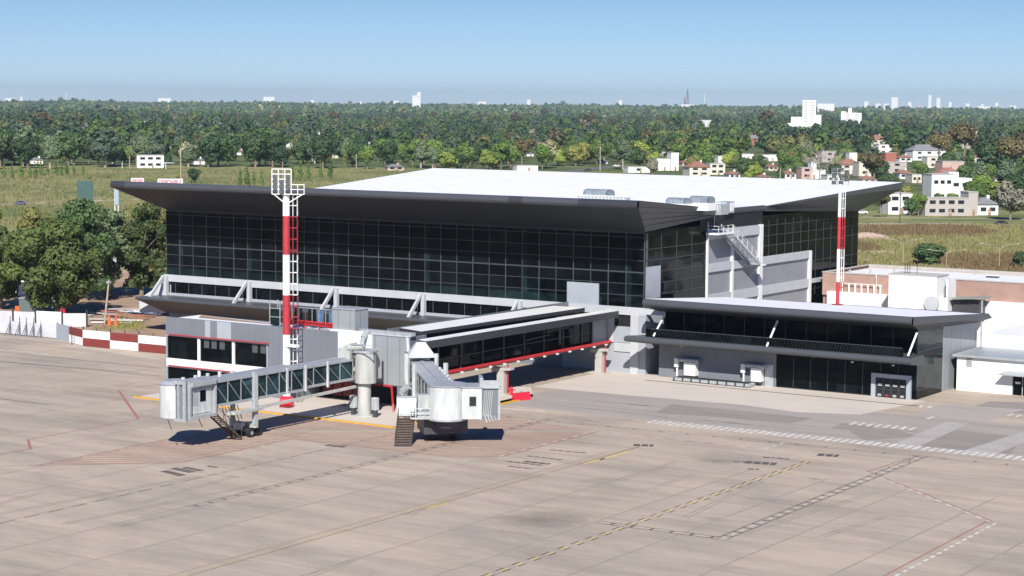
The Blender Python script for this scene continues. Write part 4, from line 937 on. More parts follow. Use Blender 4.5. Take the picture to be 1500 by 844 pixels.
for X in (-147.7, -146.4):
    stn.beam((X, 166.2, 3.3), (X, 170.3, .1), .08, .2)
    stn.beam((X, 166.2, 4.3), (X, 170.3, 1.1), .05)
    for k in range(5): t = k/4; stn.beam((X, 166.2+4.1*t, 3.3-3.2*t), (X, 166.2+4.1*t, 4.3-3.2*t), .05)
stn.build('service_stair', M['rust'], JL)
q = MB(); 
for k in range(6): q.tube((-146.8, 167.5+k*.5, 4.0), (-146.4, 167.9+k*.5, 2.0+.2*(k % 3)), .05)
q.tube((-146.3, 163, 3.4), (-146.1, 163.4, 2.4), .05); q.tube((-149, 161, 3.3), (-148.4, 161, 2.2), .05)
q.build('hanging_cable', M['darkmetal'], JL)
# ---- right bridge
JR = thing('jet_bridge', 'boarding bridge seen end-on with round white cab, stair and grey bellows at right', 'boarding bridge', (-140.5, 196.5, 0), 'boarding bridges at the gate building')
rc = np.array([-140.6, 196.3]); cc = np.array([-126.3, 182.0]); d = (cc-rc)/np.linalg.norm(cc-rc); n = np.array([-d[1], d[0]])
cyl(*rc, 0, 4.2, .8).build('pedestal', M['jbc'], JR, True)
cyl(*rc, 4.2, 7.9, 1.5).build('rotunda', M['jbc'], JR, True); cyl(*rc, 7.9, 8.05, 1.65).build('rotunda_cap', M['galv'], JR)
q = MB()
for k in range(7):
    a = math.pi*(1.05+k*.13); q.tube((rc[0]+1.52*math.cos(a), rc[1]+1.52*math.sin(a), 4.3), (rc[0]+1.52*math.cos(a), rc[1]+1.52*math.sin(a), 7.8), .12)
q.build('rotunda_slats', M['jb'], JR)
a = rc+d*2.2
MB().prism([tuple(a-n*1.5-d*.9), tuple(a-n*1.5+d*.9), tuple(a+n*1.5+d*.9), tuple(a+n*1.5-d*.9)], 7.7, 7.9).build('hood_base', M['jbc'], JR)
hb = MB(); b4 = [a-n*1.5-d*.9, a-n*1.5+d*.9, a+n*1.5+d*.9, a+n*1.5-d*.9]; t4 = [a+(p-a)*.35 for p in b4]; k0 = 0
hb.v += [(*p, 7.9) for p in b4]+[(*p, 9.3) for p in t4]
for qd in ((0, 3, 2, 1), (4, 5, 6, 7), (0, 1, 5, 4), (1, 2, 6, 5), (2, 3, 7, 6), (3, 0, 4, 7)): hb.f.append(qd); hb.m.append(0)
hb.build('pyramid_hood', M['jb'], JR)
bp_ = rc+d*3.2
for s in (-1, 1): MB().beam((*(bp_+n*s*1.75), 3.6), (*(bp_+n*s*1.75), 8.0), .35, .35).build('portal_post', M['jb'], JR)
MB().beam((*(bp_-n*1.9), 7.7), (*(bp_+n*1.9), 7.7), .3, .35).build('portal_lintel', M['jb'], JR)
tunnel(JR, rc+d*2, rc+d*9.5, 4.3, 7.0, 2.6, 4, -.35)
P_, L_ = tunnel(JR, rc+d*7.5, cc-d*1.6, 3.9, 6.75, 3.1, 5, -.55)
ep = rc+d*9.0
for s in (-1, 1): MB().beam((*(ep+n*s*1.85), 3.0), (*(ep+n*s*1.85), 7.6), .4, .4).build('lift_post', M['jb'], JR)
for k in range(6): p = rc+d*(8+k*1.6)+n*1.3; MB().obox(p, d, n, .15, .12, 6.6-.1*k, 7.0-.1*k).build('roof_lamp', M['jb'], JR)
bogie(JR, tuple(cc-d*3.2), tuple(d), 5.0, 3.6)
MB().obox(cc-d*3.0, d, n, 2.4, 2.5, .95, 2.7).build('under_frame', M['darkmetal'], JR)
cyl(*cc, 2.95, 6.6, 2.15, 36).build('cab_rotunda', M['jb'], JR, True); cyl(*cc, 6.6, 6.75, 2.25, 36).build('cab_rim', M['roofgrey'], JR, True)
cyl(*cc, 2.75, 2.95, 2.25, 36).build('cab_base_ring', M['galv'], JR, True); cyl(*cc, 1.9, 2.75, 1.3, 24).build('cab_turntable', M['darkmetal'], JR)
ur_, vr_ = np.array([.80, .60]), np.array([-.60, .80])
cbx = cc+ur_*2.7-vr_*.1
MB().obox(cbx, ur_, vr_, 1.1, 1.7, 3.0, 6.5).build('cab_body', M['jb'], JR)
cwn = MB(); cwn.obox(cbx-vr_*1.71+ur_*.1, ur_, vr_, .38, .03, 4.5, 5.5); cwn.build('cab_window', M['blacktrim'], JR)
MB().obox(cbx-vr_*1.72+ur_*.1, ur_, vr_, .46, .015, 4.4, 4.46).obox(cbx-vr_*1.72+ur_*.1, ur_, vr_, .46, .015, 5.52, 5.6).build('window_trim', M['jbc'], JR)
MB().obox(cbx, ur_, vr_, 1.2, 1.8, 6.5, 6.6).build('cab_roof', M['galv'], JR)
be = cbx+ur_*2.0
MB().obox(be, ur_, vr_, .95, 1.55, 2.95, 6.5).build('bellows', M['bellows'], JR)
q = MB(); q.obox(be+ur_*.1, ur_, vr_, 1.15, 1.75, 6.45, 6.6); q.obox(be-vr_*1.6, ur_, vr_, 1.1, .06, 6.6, 7.35)
q.obox(be+vr_*.5-ur_*.9, ur_, vr_, .2, 1.3, 6.6, 7.5); q.build('canopy_hood', M['galv'], JR)
q = MB(); q.obox(be+ur_*1.05-vr_*1.5, ur_, vr_, .12, .12, 2.9, 6.5); q.obox(be+ur_*1.05, ur_, vr_, .1, 1.6, 2.9, 3.2); q.obox(be-ur_*1.0-vr_*1.6, ur_, vr_, .08, .06, 2.9, 6.5); q.build('bumper_frame', M['galv'], JR)
q = MB()
for k in range(4): p = be-vr_*1.6+ur_*(-.6+.35*k); q.tube((*p, 3.6-.1*k), (*(p+ur_*.3), 2.6+.1*k), .05)
for k in range(5): p = be-vr_*1.6+ur_*(-.5+.2*k); q.tube((*p, 6.2), (*(p-ur_*.25), 3.3), .03)
q.build('hanging_cable', M['jb'], JR)
# service platform and stair on the left of the cab
pc = cc-ur_*2.9-vr_*.2
MB().obox(pc, ur_, vr_, 1.2, 1.0, 2.9, 3.05).build('service_platform', M['jbc'], JR)
q = MB()
for z in (3.6, 4.1): 
    q.beam((*(pc-ur_*1.2-vr_*1.0), z), (*(pc+ur_*1.1-vr_*1.0), z), .06)
for k in range(5): p = pc-ur_*(1.2-.55*k)-vr_*1.0; q.beam((*p, 3.05), (*p, 4.2), .06)
q.build('platform_rail', M['jb'], JR)
MB().obox(pc+ur_*.3, ur_, vr_, .7, .6, 3.06, 5.6).build('side_cubicle', M['galv'], JR)
MB().obox(pc+ur_*.45-vr_*.7, ur_, vr_, .35, .05, 4.0, 5.3).build('control_panel', M['jbc'], JR)
p2 = cc-ur_*4.55+vr_*.3
MB().obox(p2, ur_, vr_, 1.1, .8, 3.2, 5.2).build('stair_cabin', M['jb'], JR); MB().obox(p2-vr_*.82+ur_*.1, ur_, vr_, .85, .02, 3.4, 5.0).build('stair_cabin_window', mat('pale_glazing', (0.50, 0.58, 0.60), .2), JR)
q = MB(); s0, s1 = p2-vr_*.8, p2-vr_*2.2-ur_*.4
for k in range(12):
    t = k/11; p = s0+(s1-s0)*t; q.obox(p, ur_, vr_, .85, .14, 3.1-2.9*t, 3.16-2.9*t)
for s in (-1, 1):
    q.beam((*(s0+ur_*s*.9), 3.1), (*(s1+ur_*s*.9), .15), .1, .3)
    for dz in (.5, 1.0): q.beam((*(s0+ur_*s*.9), 3.1+dz), (*(s1+ur_*s*.9), .15+dz), .05)
    for k in range(6): t = k/5; p = s0+(s1-s0)*t+ur_*s*.9; q.beam((*p, 3.1-2.95*t), (*p, 4.1-2.95*t), .05)
q.face([(*(s0-ur_*.85), 3.0), (*(s0+ur_*.85), 3.0), (*(s1+ur_*.85), .1), (*(s1-ur_*.85), .1)])
q.build('service_stair', M['rust'], JR)
MB().beam((*(s1-ur_*1.0-vr_*.2), .15), (*(s1+ur_*1.0-vr_*.2), .15), .12, .12).build('stair_foot', M['darkmetal'], JR)
q = MB(); hc = rc+d*5.5-n*2.3
for k in range(9):
    r_ = .8; c_ = hc+d*.28*k
    for i in range(12):
        t0, t1 = 2*math.pi*i/12, 2*math.pi*(i+1)/12
        q.beam((c_[0]-n[0]*r_*math.cos(t0), c_[1]-n[1]*r_*math.cos(t0), 3.7+r_*math.sin(t0)), (c_[0]-n[0]*r_*math.cos(t1), c_[1]-n[1]*r_*math.cos(t1), 3.7+r_*math.sin(t1)), .09)
q.build('air_hose_coil', M['galv'], JR)
MB().tube((*(rc+n*-1.2+d*1.2), 4.4), (*hc, 3.9), .3).build('hose_duct', M['galv'], JR)
# pedestal boxes of the left bridge
for X, lab in ((-147.3, 'white electric box left of the bridge pedestal'), (-144.0, 'white electric box right of the bridge pedestal')):
    t = thing('electric_box', lab, 'electric box', (X, 192.2, 0), 'boxes at the bridge pedestal')
    bx('box_body', M['jb'], t, X-.35, X+.35, 191.9, 192.5, .9, 2.4); bx('box_leg', M['darkmetal'], t, X-.25, X+.25, 192.0, 192.4, 0, .9)
    bx('box_door', M['panellight'], t, X-.28, X+.28, 191.87, 191.899, 1.0, 2.3)

# ================================================================== FLOODLIGHT MASTS
def mast(cx, cy, z0, zb, ztop, bands, rot, lab, r0_=.42, r1_=.30, ls=1.0):
    t = thing('floodlight_mast', lab, 'floodlight mast', (cx, cy, z0), 'red and white floodlight masts')
    bands = sorted(bands); n_ = len(bands)
    zz = [b[0] for b in bands]+[zb]
    rr = lambda z: r0_+(r1_-r0_)*(z-z0)/(zb-z0)
    for i, (z, c) in enumerate(bands):
        MB().tube((cx, cy, z), (cx, cy, zz[i+1]), rr(z), 16, rr(zz[i+1])).build('pole_section', M['redmast'] if c else M['mastw'], t, True)
    MB().tube((cx, cy, z0), (cx, cy, z0+.15), .8, 12).build('flange', M['reddark'], t)
    u, v = (math.cos(rot), math.sin(rot)), (-math.sin(rot), math.cos(rot))
    # ladder with cage
    for i, (z, c) in enumerate(bands):
        q = MB(); za, zb_ = max(z, z0+2.0), zz[i+1]
        ox, oy = cx+u[0]*(r0_+.35*ls), cy+u[1]*(r0_+.35*ls)
        for s in (-.22, .22): q.beam((ox+v[0]*s, oy+v[1]*s, za), (ox+v[0]*s, oy+v[1]*s, zb_), .06)
        for s in (-.4, .4): q.beam((ox+u[0]*.55*ls+v[0]*s, oy+u[1]*.55*ls+v[1]*s, za), (ox+u[0]*.55*ls+v[0]*s, oy+u[1]*.55*ls+v[1]*s, zb_), .05)
        zq = za
        while zq < zb_: q.beam((ox-v[0]*.22, oy-v[1]*.22, zq), (ox+v[0]*.22, oy+v[1]*.22, zq), .04); zq += .4
        zq = math.ceil(za/1.4)*1.4
        while zq < zb_:
            a = [(ox-v[0]*.22, oy-v[1]*.22), (ox+u[0]*.55*ls-v[0]*.4, oy+u[1]*.55*ls-v[1]*.4), (ox+u[0]*.55*ls+v[0]*.4, oy+u[1]*.55*ls+v[1]*.4), (ox+v[0]*.22, oy+v[1]*.22)]
            for k in range(3): q.beam((*a[k], zq), (*a[k+1], zq), .07)
            q.beam((cx, cy, zq), (ox, oy, zq), .06)
            zq += 1.4
        q.build('caged_ladder', M['redmast'] if c else M['mastw'], t)
    return t, u, v
M['redmast'] = mat('mast_red', (0.42, 0.035, 0.045), .45, var=.08, scale=1); M['mastw'] = mat('mast_white', (0.78, .78, .76), .45, var=.05, scale=1)
mx_, my_ = -158.8, 193.4
zy = lambda y, x=416: PY(x, y, my_)[2]
t, u, v = mast(mx_, my_, 0, zy(284, 413), zy(247, 402), [(0, 0), (zy(490, 418), 1), (zy(432, 417), 0), (zy(373, 416), 1), (zy(316, 415), 0)], R(32.9), 'taller red and white floodlight mast standing in front of the gate building', .50, .44)
zt0, zt1 = zy(284, 413), zy(247, 402)
# lamp frame: panel facing the camera side, offset to the left of the pole
q = MB(); U = np.array([math.cos(R(32.9)), math.sin(R(32.9))]); V = np.array([-U[1], U[0]]); c0 = np.array([mx_, my_])-V*.6
cols = [-1.7, -.9, -.1, .7]; rows = np.linspace(zt0, zt1, 6)
for c_ in cols: q.beam((*(c0+U*c_), rows[0]), (*(c0+U*c_), rows[-1]), .10)
for z in rows: q.beam((*(c0+U*cols[0]), z), (*(c0+U*cols[-1]), z), .10)
q.build('lamp_frame', M['mastw'], t)
for ci, c_ in enumerate((-1.3, -.5, .3)):
    for ri in range(5):
        if (ci, ri) in ((0, 4), (1, 4), (2, 4), (1, 3), (0, 0), (2, 0)): continue
        z = (rows[ri]+rows[ri+1])/2; p = c0+U*c_-V*.25
        o = MB().obox(p, U, V, .25, .18, z-.22, z+.22).build('floodlight', M['lamp'], t)
q = MB(); pf = np.array([mx_, my_])+U*.3
for k in (0.5, 2.1): q.beam((*(c0+U*k-V*0), zt0), (*(c0+U*k+V*1.4), zt0), .08)
for z in (zt0, zt0+.6, zt0+1.2): q.beam((*(c0+U*.7), z), (*(c0+U*2.3), z), .09); q.beam((*(c0+U*2.3), z), (*(c0+U*2.3+V*1.4), z), .08)
for k in (.7, 1.5, 2.3): q.beam((*(c0+U*k), zt0), (*(c0+U*k), zt0+1.25), .08)
q.beam((*(c0+U*-1.5), zt0), (mx_, my_, zt0-1.3), .12); q.beam((*(c0+U*2.1), zt0), (mx_, my_, zt0-1.3), .12)
q.box(mx_-.9, mx_+1.0, my_-.6, my_+.6, zt0-.05, zt0)
q.build('maintenance_platform', M['mastw'], t)
bx('base_shelf', M['mastw'], t, mx_+.3, mx_+1.9, my_-.5, my_+.2, 7.5, 7.8)
nx_, ny_, nz_ = -113.6, 260.4, 10.05
zy2 = lambda y, x=1230: PY(x, y, ny_)[2]
t, u, v = mast(nx_, ny_, nz_, zy2(270), zy2(246), [(nz_, 1), (zy2(413), 0), (zy2(365), 1), (zy2(318), 0)], R(20), 'slimmer red and white floodlight mast rising behind the low wing roof', .26, .22, ls=.55)
q = MB(); zt0, zt1 = zy2(270), zy2(247)
for k, (s, zz_) in enumerate(((-.9, 0), (-.9, .9), (-.9, 1.8), (.1, 0), (.1, .9), (.1, 1.8), (.9, .4), (.9, 1.3))):
    MB().obox((nx_+U[0]*s, ny_+U[1]*s), (math.cos(.9), math.sin(.9)), (-math.sin(.9), math.cos(.9)), .28, .2, zt0+zz_, zt0+zz_+.5).build('floodlight', M['lamp'], t)
for s in (-1.2, -.4, .4, 1.2): q.beam((nx_+U[0]*s, ny_+U[1]*s, zt0-.1), (nx_+U[0]*s, ny_+U[1]*s, zt1), .07)
for z in (zt0, zt0+.8, zt0+1.6, zt1): q.beam((nx_-U[0]*1.2, ny_-U[1]*1.2, z), (nx_+U[0]*1.2, ny_+U[1]*1.2, z), .07)
q.build('lamp_frame', M['galv'], t)

# ================================================================== ADMIN BUILDING (right, behind)
A = thing('admin_building', 'long low building with terracotta pink upper wall and white roof at right', 'building', (-100, 312, 0))
bx('upper_wall', M['pink'], A, -135.4, -40, 304, 304.4, 7.0, 10.7); bx('end_wall', M['pink'], A, -135.4, -135.0, 304.41, 322.5, 0, 10.7)
bx('body', M['pink'], A, -134.9, -40, 304.5, 322, 0, 10.3)
bx('roof', M['roofwhite'], A, -134.0, -40, 305.5, 321.0, 10.31, 10.4); 
cp = MB(); cp.box(-135.5, -40, 303.9, 304.5, 10.71, 10.85); cp.box(-135.5, -134.8, 304.51, 322.6, 10.71, 10.85); cp.box(-134.79, -40, 321.9, 322.6, 10.31, 10.95); cp.build('coping', M['concrete'], A)
bx('lower_white_wall', M['white'], A, -134.2, -40, 303.2, 303.98, 0, 7.7)
for px_ in (1245, 1310, 1438, 1275): 
    p = G(px_, 400, 10.5); MB().tube((p[0], min(p[1], 319), 10.4), (p[0], min(p[1], 319), 11.1), .18).build('roof_pipe', M['galv'], A)
MB().obox(G(1454, 406, 10.5)[:2], (1, 0), (0, 1), 1.0, .5, 10.41, 10.6).build('roof_hatch', M['darkmetal'], A)
bt = thing('water_tower_block', 'plain white cube-shaped tank block standing in front of the pink building', 'tank block', (-116.7, 299, 0))
bx('block', M['white'], bt, -120.9, -112.9, 297, 302.0, 0, 11.6); bx('coping', M['concrete'], bt, -121.0, -112.8, 296.95, 302.1, 11.61, 11.75)
bx('annex', M['white'], bt, -112.89, -111.6, 298.5, 302.0, 0, 8.2); bx('annex_frame', M['white'], bt, -111.9, -111.6, 298.5, 302, 8.21, 11.2); bx('opening', M['wallgrey'], bt, -112.85, -111.95, 300, 301, 8.3, 10.8)
q = MB()
for X, Y in ((-119, 299), (-118.2, 299), (-119, 300), (-117.2, 299.6)): q.tube((X, Y, 11.7), (X, Y, 13.4), .05)
q.beam((-119, 299, 13.2), (-118.2, 299, 13.2), .06); q.beam((-119, 299, 12.6), (-118.2, 299, 12.6), .06)
q.build('roof_ladder', M['darkmetal'], bt)
dk = MB(); dk.tube((-113.6, 296.96, 7.4), (-113.6, 296.6, 7.4), 1.2, 20); dk.build('satellite_dish', M['beam'], bt)
cpy = thing('service_canopy', 'small green-grey canopy roof over dark plant beside the white tank block', 'canopy', (-108.5, 301, 0))
MB().prism([(-111.4, 299), (-106.0, 299), (-106, 302.9), (-111.4, 302.9)], [8.0, 8.4, 8.4, 8.0], [8.15, 8.55, 8.55, 8.15]).build('canopy_roof', mat('canopy_green', (.22, .26, .24), .6), cpy)
bx('plant', M['darkmetal'], cpy, -111.3, -107, 300, 302.8, 5.0, 7.9); bx('post', M['galv'], cpy, -106.4, -106.2, 299.2, 299.4, 0, 8.3)
rl = thing('roof_railing', 'low white railing on the white wall behind the slim mast', 'railing', (-130, 303, 7.7))
q = MB()
for k in range(7): q.beam((-131.5+k*1.1, 303.4, 7.7), (-131.5+k*1.1, 303.4, 9.2), .28, .12)
q.beam((-131.7, 303.4, 9.2), (-124.6, 303.4, 9.2), .1); q.build('rail_bars', M['white'], rl)
MB().tube((-125.6, 303.2, 4), (-125.6, 303.2, 11), .07).build('vent_pipe', M['white'], rl)
# white lower building at far right
Wb = thing('white_annex', 'low white rendered annex with flat roof and glass door at the right edge', 'building', (-80, 270, 0))
bx('front_wall', M['white'], Wb, -94.5, -86.8, 256.9, 257.2, 0, 4.6); bx('front_wall', M['white'], Wb, -84.0, -40, 256.9, 257.2, 0, 4.6); bx('door_header', M['white'], Wb, -86.79, -84.01, 256.9, 257.2, 2.7, 4.6)
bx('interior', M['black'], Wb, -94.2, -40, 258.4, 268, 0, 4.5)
bx('terrace', M['concrete'], Wb, -95, -40, 257.25, 268, 4.55, 4.62); cs = MB(); cs.prism([(-95.0, 256.4), (-40, 256.4), (-40, 267), (-95.0, 267)], 4.63, 4.9); cs.build('flat_roof', M['galv'], Wb)
bx('upper_wall', M['white'], Wb, -94.9, -40, 268.0, 268.4, 4.63, 6.6); bx('upper_roof', M['roofgrey'], Wb, -94.9, -40, 268.41, 303.1, 6.2, 6.5)
MB().box(-94.85, -40, 268.6, 303, 6.5, 6.56).build('roof_membrane', M['roofwhite'], Wb)
gd = bx('glass_door', M['glass'], Wb, -86.8, -84.0, 257.1, 257.3, 0, 2.7); 
for X in (-86.8, -85.45, -84.1): MB().box(X, X+.1, 256.95, 257.09, 0, 2.7).build('door_post', M['panellight'], gd)
bx('blue_notice', M['white'], gd, -86.4, -85.7, 257.0, 257.05, 1.5, 1.8)
bx('wall_vent', M['galv'], Wb, -93.2, -92.4, 256.85, 256.899, 3.3, 4.5)
MB().prism([(-88.2, 255.2), (-82, 255.2), (-82, 256.9), (-87.5, 256.9)], [2.75, 2.75, 3.05, 3.05], [2.85, 2.85, 3.25, 3.25]).build('door_awning', M['galv'], Wb)
q = MB()
for k in range(9): q.tube((-94+k*5.5, 300, 7.4), (-91+k*5.5, 300, 7.4), .12)
for k in range(10): q.box(-94.2+k*5, -93.4+k*5, 299.6, 300.6, 6.57, 7.8)
q.build('roof_conduit', M['galv'], Wb)

# ================================================================== FENCES AND YARD (left)
cf = thing('checkered_fence', 'fence of brown-red and white chequered panels at the apron edge', 'fence', (-215, 222.4, 0))
fp = [(-228.3, 224.3), (-223.3, 222.3), (-217.5, 222.3), (-211.7, 222.4), (-205.9, 222.5), (-200.1, 222.5), (-194.3, 222.5)]
for i, (a, b) in enumerate(zip(fp[:-1], fp[1:])):
    for k, (z0, z1) in enumerate(((.05, 1.3), (1.3, 2.55))):
        red = (i+k) % 2 == 1 if i else k == 1
        a_, b_ = Vector((*a, 0)), Vector((*b, 0)); d_ = (b_-a_).normalized(); n_ = Vector((d_.y, -d_.x, 0))*.03
        mb = MB(); mb.prism([(a_-n_)[:2], (b_-n_)[:2], (b_+n_)[:2], (a_+n_)[:2]][::-1], z0, z1); mb.build('fence_panel', M['reddark'] if red else M['white'], cf)
    MB().box(b[0]-.05, b[0]+.05, b[1]+.05, b[1]+.2, 0, 3.1).build('fence_post', M['darkmetal'], cf)
    MB().box((a[0]+b[0])/2-.04, (a[0]+b[0])/2+.04, b[1]+.05, b[1]+.15, 0, 3.0).build('fence_post', M['darkmetal'], cf)
gf = thing('grey_fence_panel', 'plain grey sheet panel between the corrugated and the chequered fence', 'fence', (-230.5, 225.2, 0))
MB().prism([(-233.2, 226.3), (-228.35, 224.35), (-228.3, 224.45), (-233.2, 226.4)], 0, 2.6).build('sheet', M['sheetgrey'], gf); MB().box(-233.2, -233.1, 226.42, 226.6, 0, 2.7).build('fence_post', M['darkmetal'], gf)
lf = thing('corrugated_fence', 'low pale corrugated sheet fence with dark A-shaped braces at the apron edge', 'fence', (-245, 226.5, 0))
MB().prism([(-270, 226.6), (-233.3, 226.5), (-233.3, 226.6), (-270, 226.7)], 0.1, 2.2).build('sheet', M['corr'], lf)
for px_ in (15, 33, 52, 71, -10):
    p = G(px_, 493); X = p[0]
    q = MB(); q.beam((X, 226.3, 0), (X+.1, 226.4, 3.0), .12); q.beam((X-.5, 225.9, 0), (X+.1, 226.35, 2.0), .1); q.beam((X+.6, 225.9, 0), (X+.1, 226.35, 2.0), .1); q.build('brace', M['darkmetal'], lf)
nf = thing('inner_fence', 'white sheet hoarding standing in the dirt yard behind the corrugated fence', 'fence', (-250, 240, 0))
ip = [G(-30, 473), G(20, 476), G(53, 477), G(92, 479), G(128, 479)]
for i, (a, b) in enumerate(zip(ip[:-1], ip[1:])):
    MB().prism([tuple(a[:2]), tuple(b[:2]), (b[0], b[1]+.1), (a[0], a[1]+.1)], 0, 2.3 if i != 2 else 2.5).build('hoarding_panel', M['white'] if i == 2 else M['corr'], nf)
    MB().box(b[0]-.15, b[0]+.1, b[1]-.2, b[1]-.02, 0, 2.9).build('fence_post', M['darkmetal'], nf)
def trailer(px0, px1, pyb, h, d_, lab, m_=None, name='site_trailer', mk_=True):
    a, b = G(px0, pyb), G(px1, pyb); u = (b-a)[:2]; L = np.linalg.norm(u); u = u/L; v = np.array([-u[1], u[0]]); c = (a+b)[:2]/2+v*d_/2
    t = thing(name, lab, 'trailer', (*c, 0)); MB().obox(c, u, v, L/2, d_/2, .5, h).build('trailer_body', m_ or M['trailer'], t)
    MB().obox(c, u, v, L/2+.1, d_/2+.1, h, h+.12).build('trailer_roof', M['galv'], t)
    if mk_:
        for s in (-.6, .1): MB().obox(c-v*(d_/2+.02)+u*(L/2*s), u, v, .5, .02, h*.5, h*.75).build('trailer_window', M['blacktrim'], t)
    MB().obox(c, u, v, L/2*.8, d_/2*.8, 0, .49).build('trailer_skid', M['darkmetal'], t)
trailer(6, 38, 437, 3.6, 3, 'white site trailer with dark window at the far left behind the trees')
trailer(42, 76, 425, 3.4, 3, 'white site trailer partly hidden by the trunks, right of the first trailer')
trailer(28, 66, 462, 3.0, 2.6, 'dark grey-green container under the left trees', mat('container_green', (.10, .125, .12), .6), 'container', False)
trailer(140, 170, 400, 3.0, 3, 'white trailer glimpsed through the gap between the trees')
trailer(180, 232, 395, 3.0, 3, 'pale trailer behind the tree nearest the terminal')
po = thing('wooden_pole', 'leaning pale concrete pole standing in the dirt yard', 'pole', G(153, 474))
a = G(153, 475); MB().tube(a, (a[0]+.6, a[1]+.6, 7.6), .2, 8, .13).build('pole_shaft', M['barkpale'], po); MB().box(a[0]+.2, a[0]+.9, a[1]+.3, a[1]+.8, 7.0, 7.4).build('pole_fitting', M['galv'], po)
for x, y, lab in ((160, 477, 'orange traffic cone, the left one by the chequered fence'), (170, 477, 'orange traffic cone, the right one by the chequered fence')):
    p = G(x, y); t = thing('traffic_cone', lab, 'cone', p, 'orange cones in the yard')
    MB().tube((p[0], p[1], .04), (p[0], p[1], 1.7), .38, 12, .12).build('cone_body', M['orange'], t); MB().box(p[0]-.5, p[0]+.5, p[1]-.5, p[1]+.5, 0, .05).build('cone_base', M['orange'], t)
rb = thing('red_bucket', 'small red drum by the white hoarding in the yard', 'drum', G(92, 463)); p = G(92, 466); MB().tube((p[0], p[1], 0), (p[0], p[1], 1.6), .5, 12).build('drum_body', M['redplastic'], rb); MB().tube((p[0], p[1], 1.6), (p[0], p[1], 1.7), .55, 12).build('drum_lid', M['reddark'], rb)
for x, y, m_, lab in ((25, 461, M['orange'], 'orange board leaning by the dark container'), (32, 461, M['white'], 'white board leaning by the dark container')):
    p = G(x, y); t = thing('site_board', lab, 'board', p); MB().prism([(p[0]-.5, p[1]), (p[0]+.5, p[1]+.3), (p[0]+.5, p[1]+.5), (p[0]-.5, p[1]+.2)], 0, 1.5).build('board_face', m_, t); MB().beam((p[0], p[1]+.3, 1.2), (p[0], p[1]+1.0, 0), .08).build('board_prop', M['wood'], t)
# heaps of stacked timber and scrap in the yard
rn = random.Random(3)
for i, (x, y, n_, lab) in enumerate(((150, 462, 8, 'reddish stack of timber boards in the dirt yard, left pile'), (205, 455, 9, 'pile of pale boards and pipes in the dirt yard near the terminal'), (225, 460, 8, 'scrap pile with blue and grey sheets at the terminal corner'), (178, 470, 7, 'loose boards scattered over weeds in the middle of the yard'))):
    p = G(x, y); t = thing('timber_pile', lab, 'timber pile', p)
    for k in range(n_):
        a = rn.uniform(0, .5)+(.3 if i % 2 else -.2); L = rn.uniform(1.5, 3.5); c = (p[0]+rn.uniform(-3, 3), p[1]+rn.uniform(-4, 4))
        z = .1+.14*(k % 3)
        MB().obox(c, (math.cos(a), math.sin(a)), (-math.sin(a), math.cos(a)), L, rn.uniform(.15, .7), z, z+.14).build('board', rn.choice([M['wood'], M['brick'], M['trailer'], M['bluepanel'] if i == 2 else M['concrete']]), t)

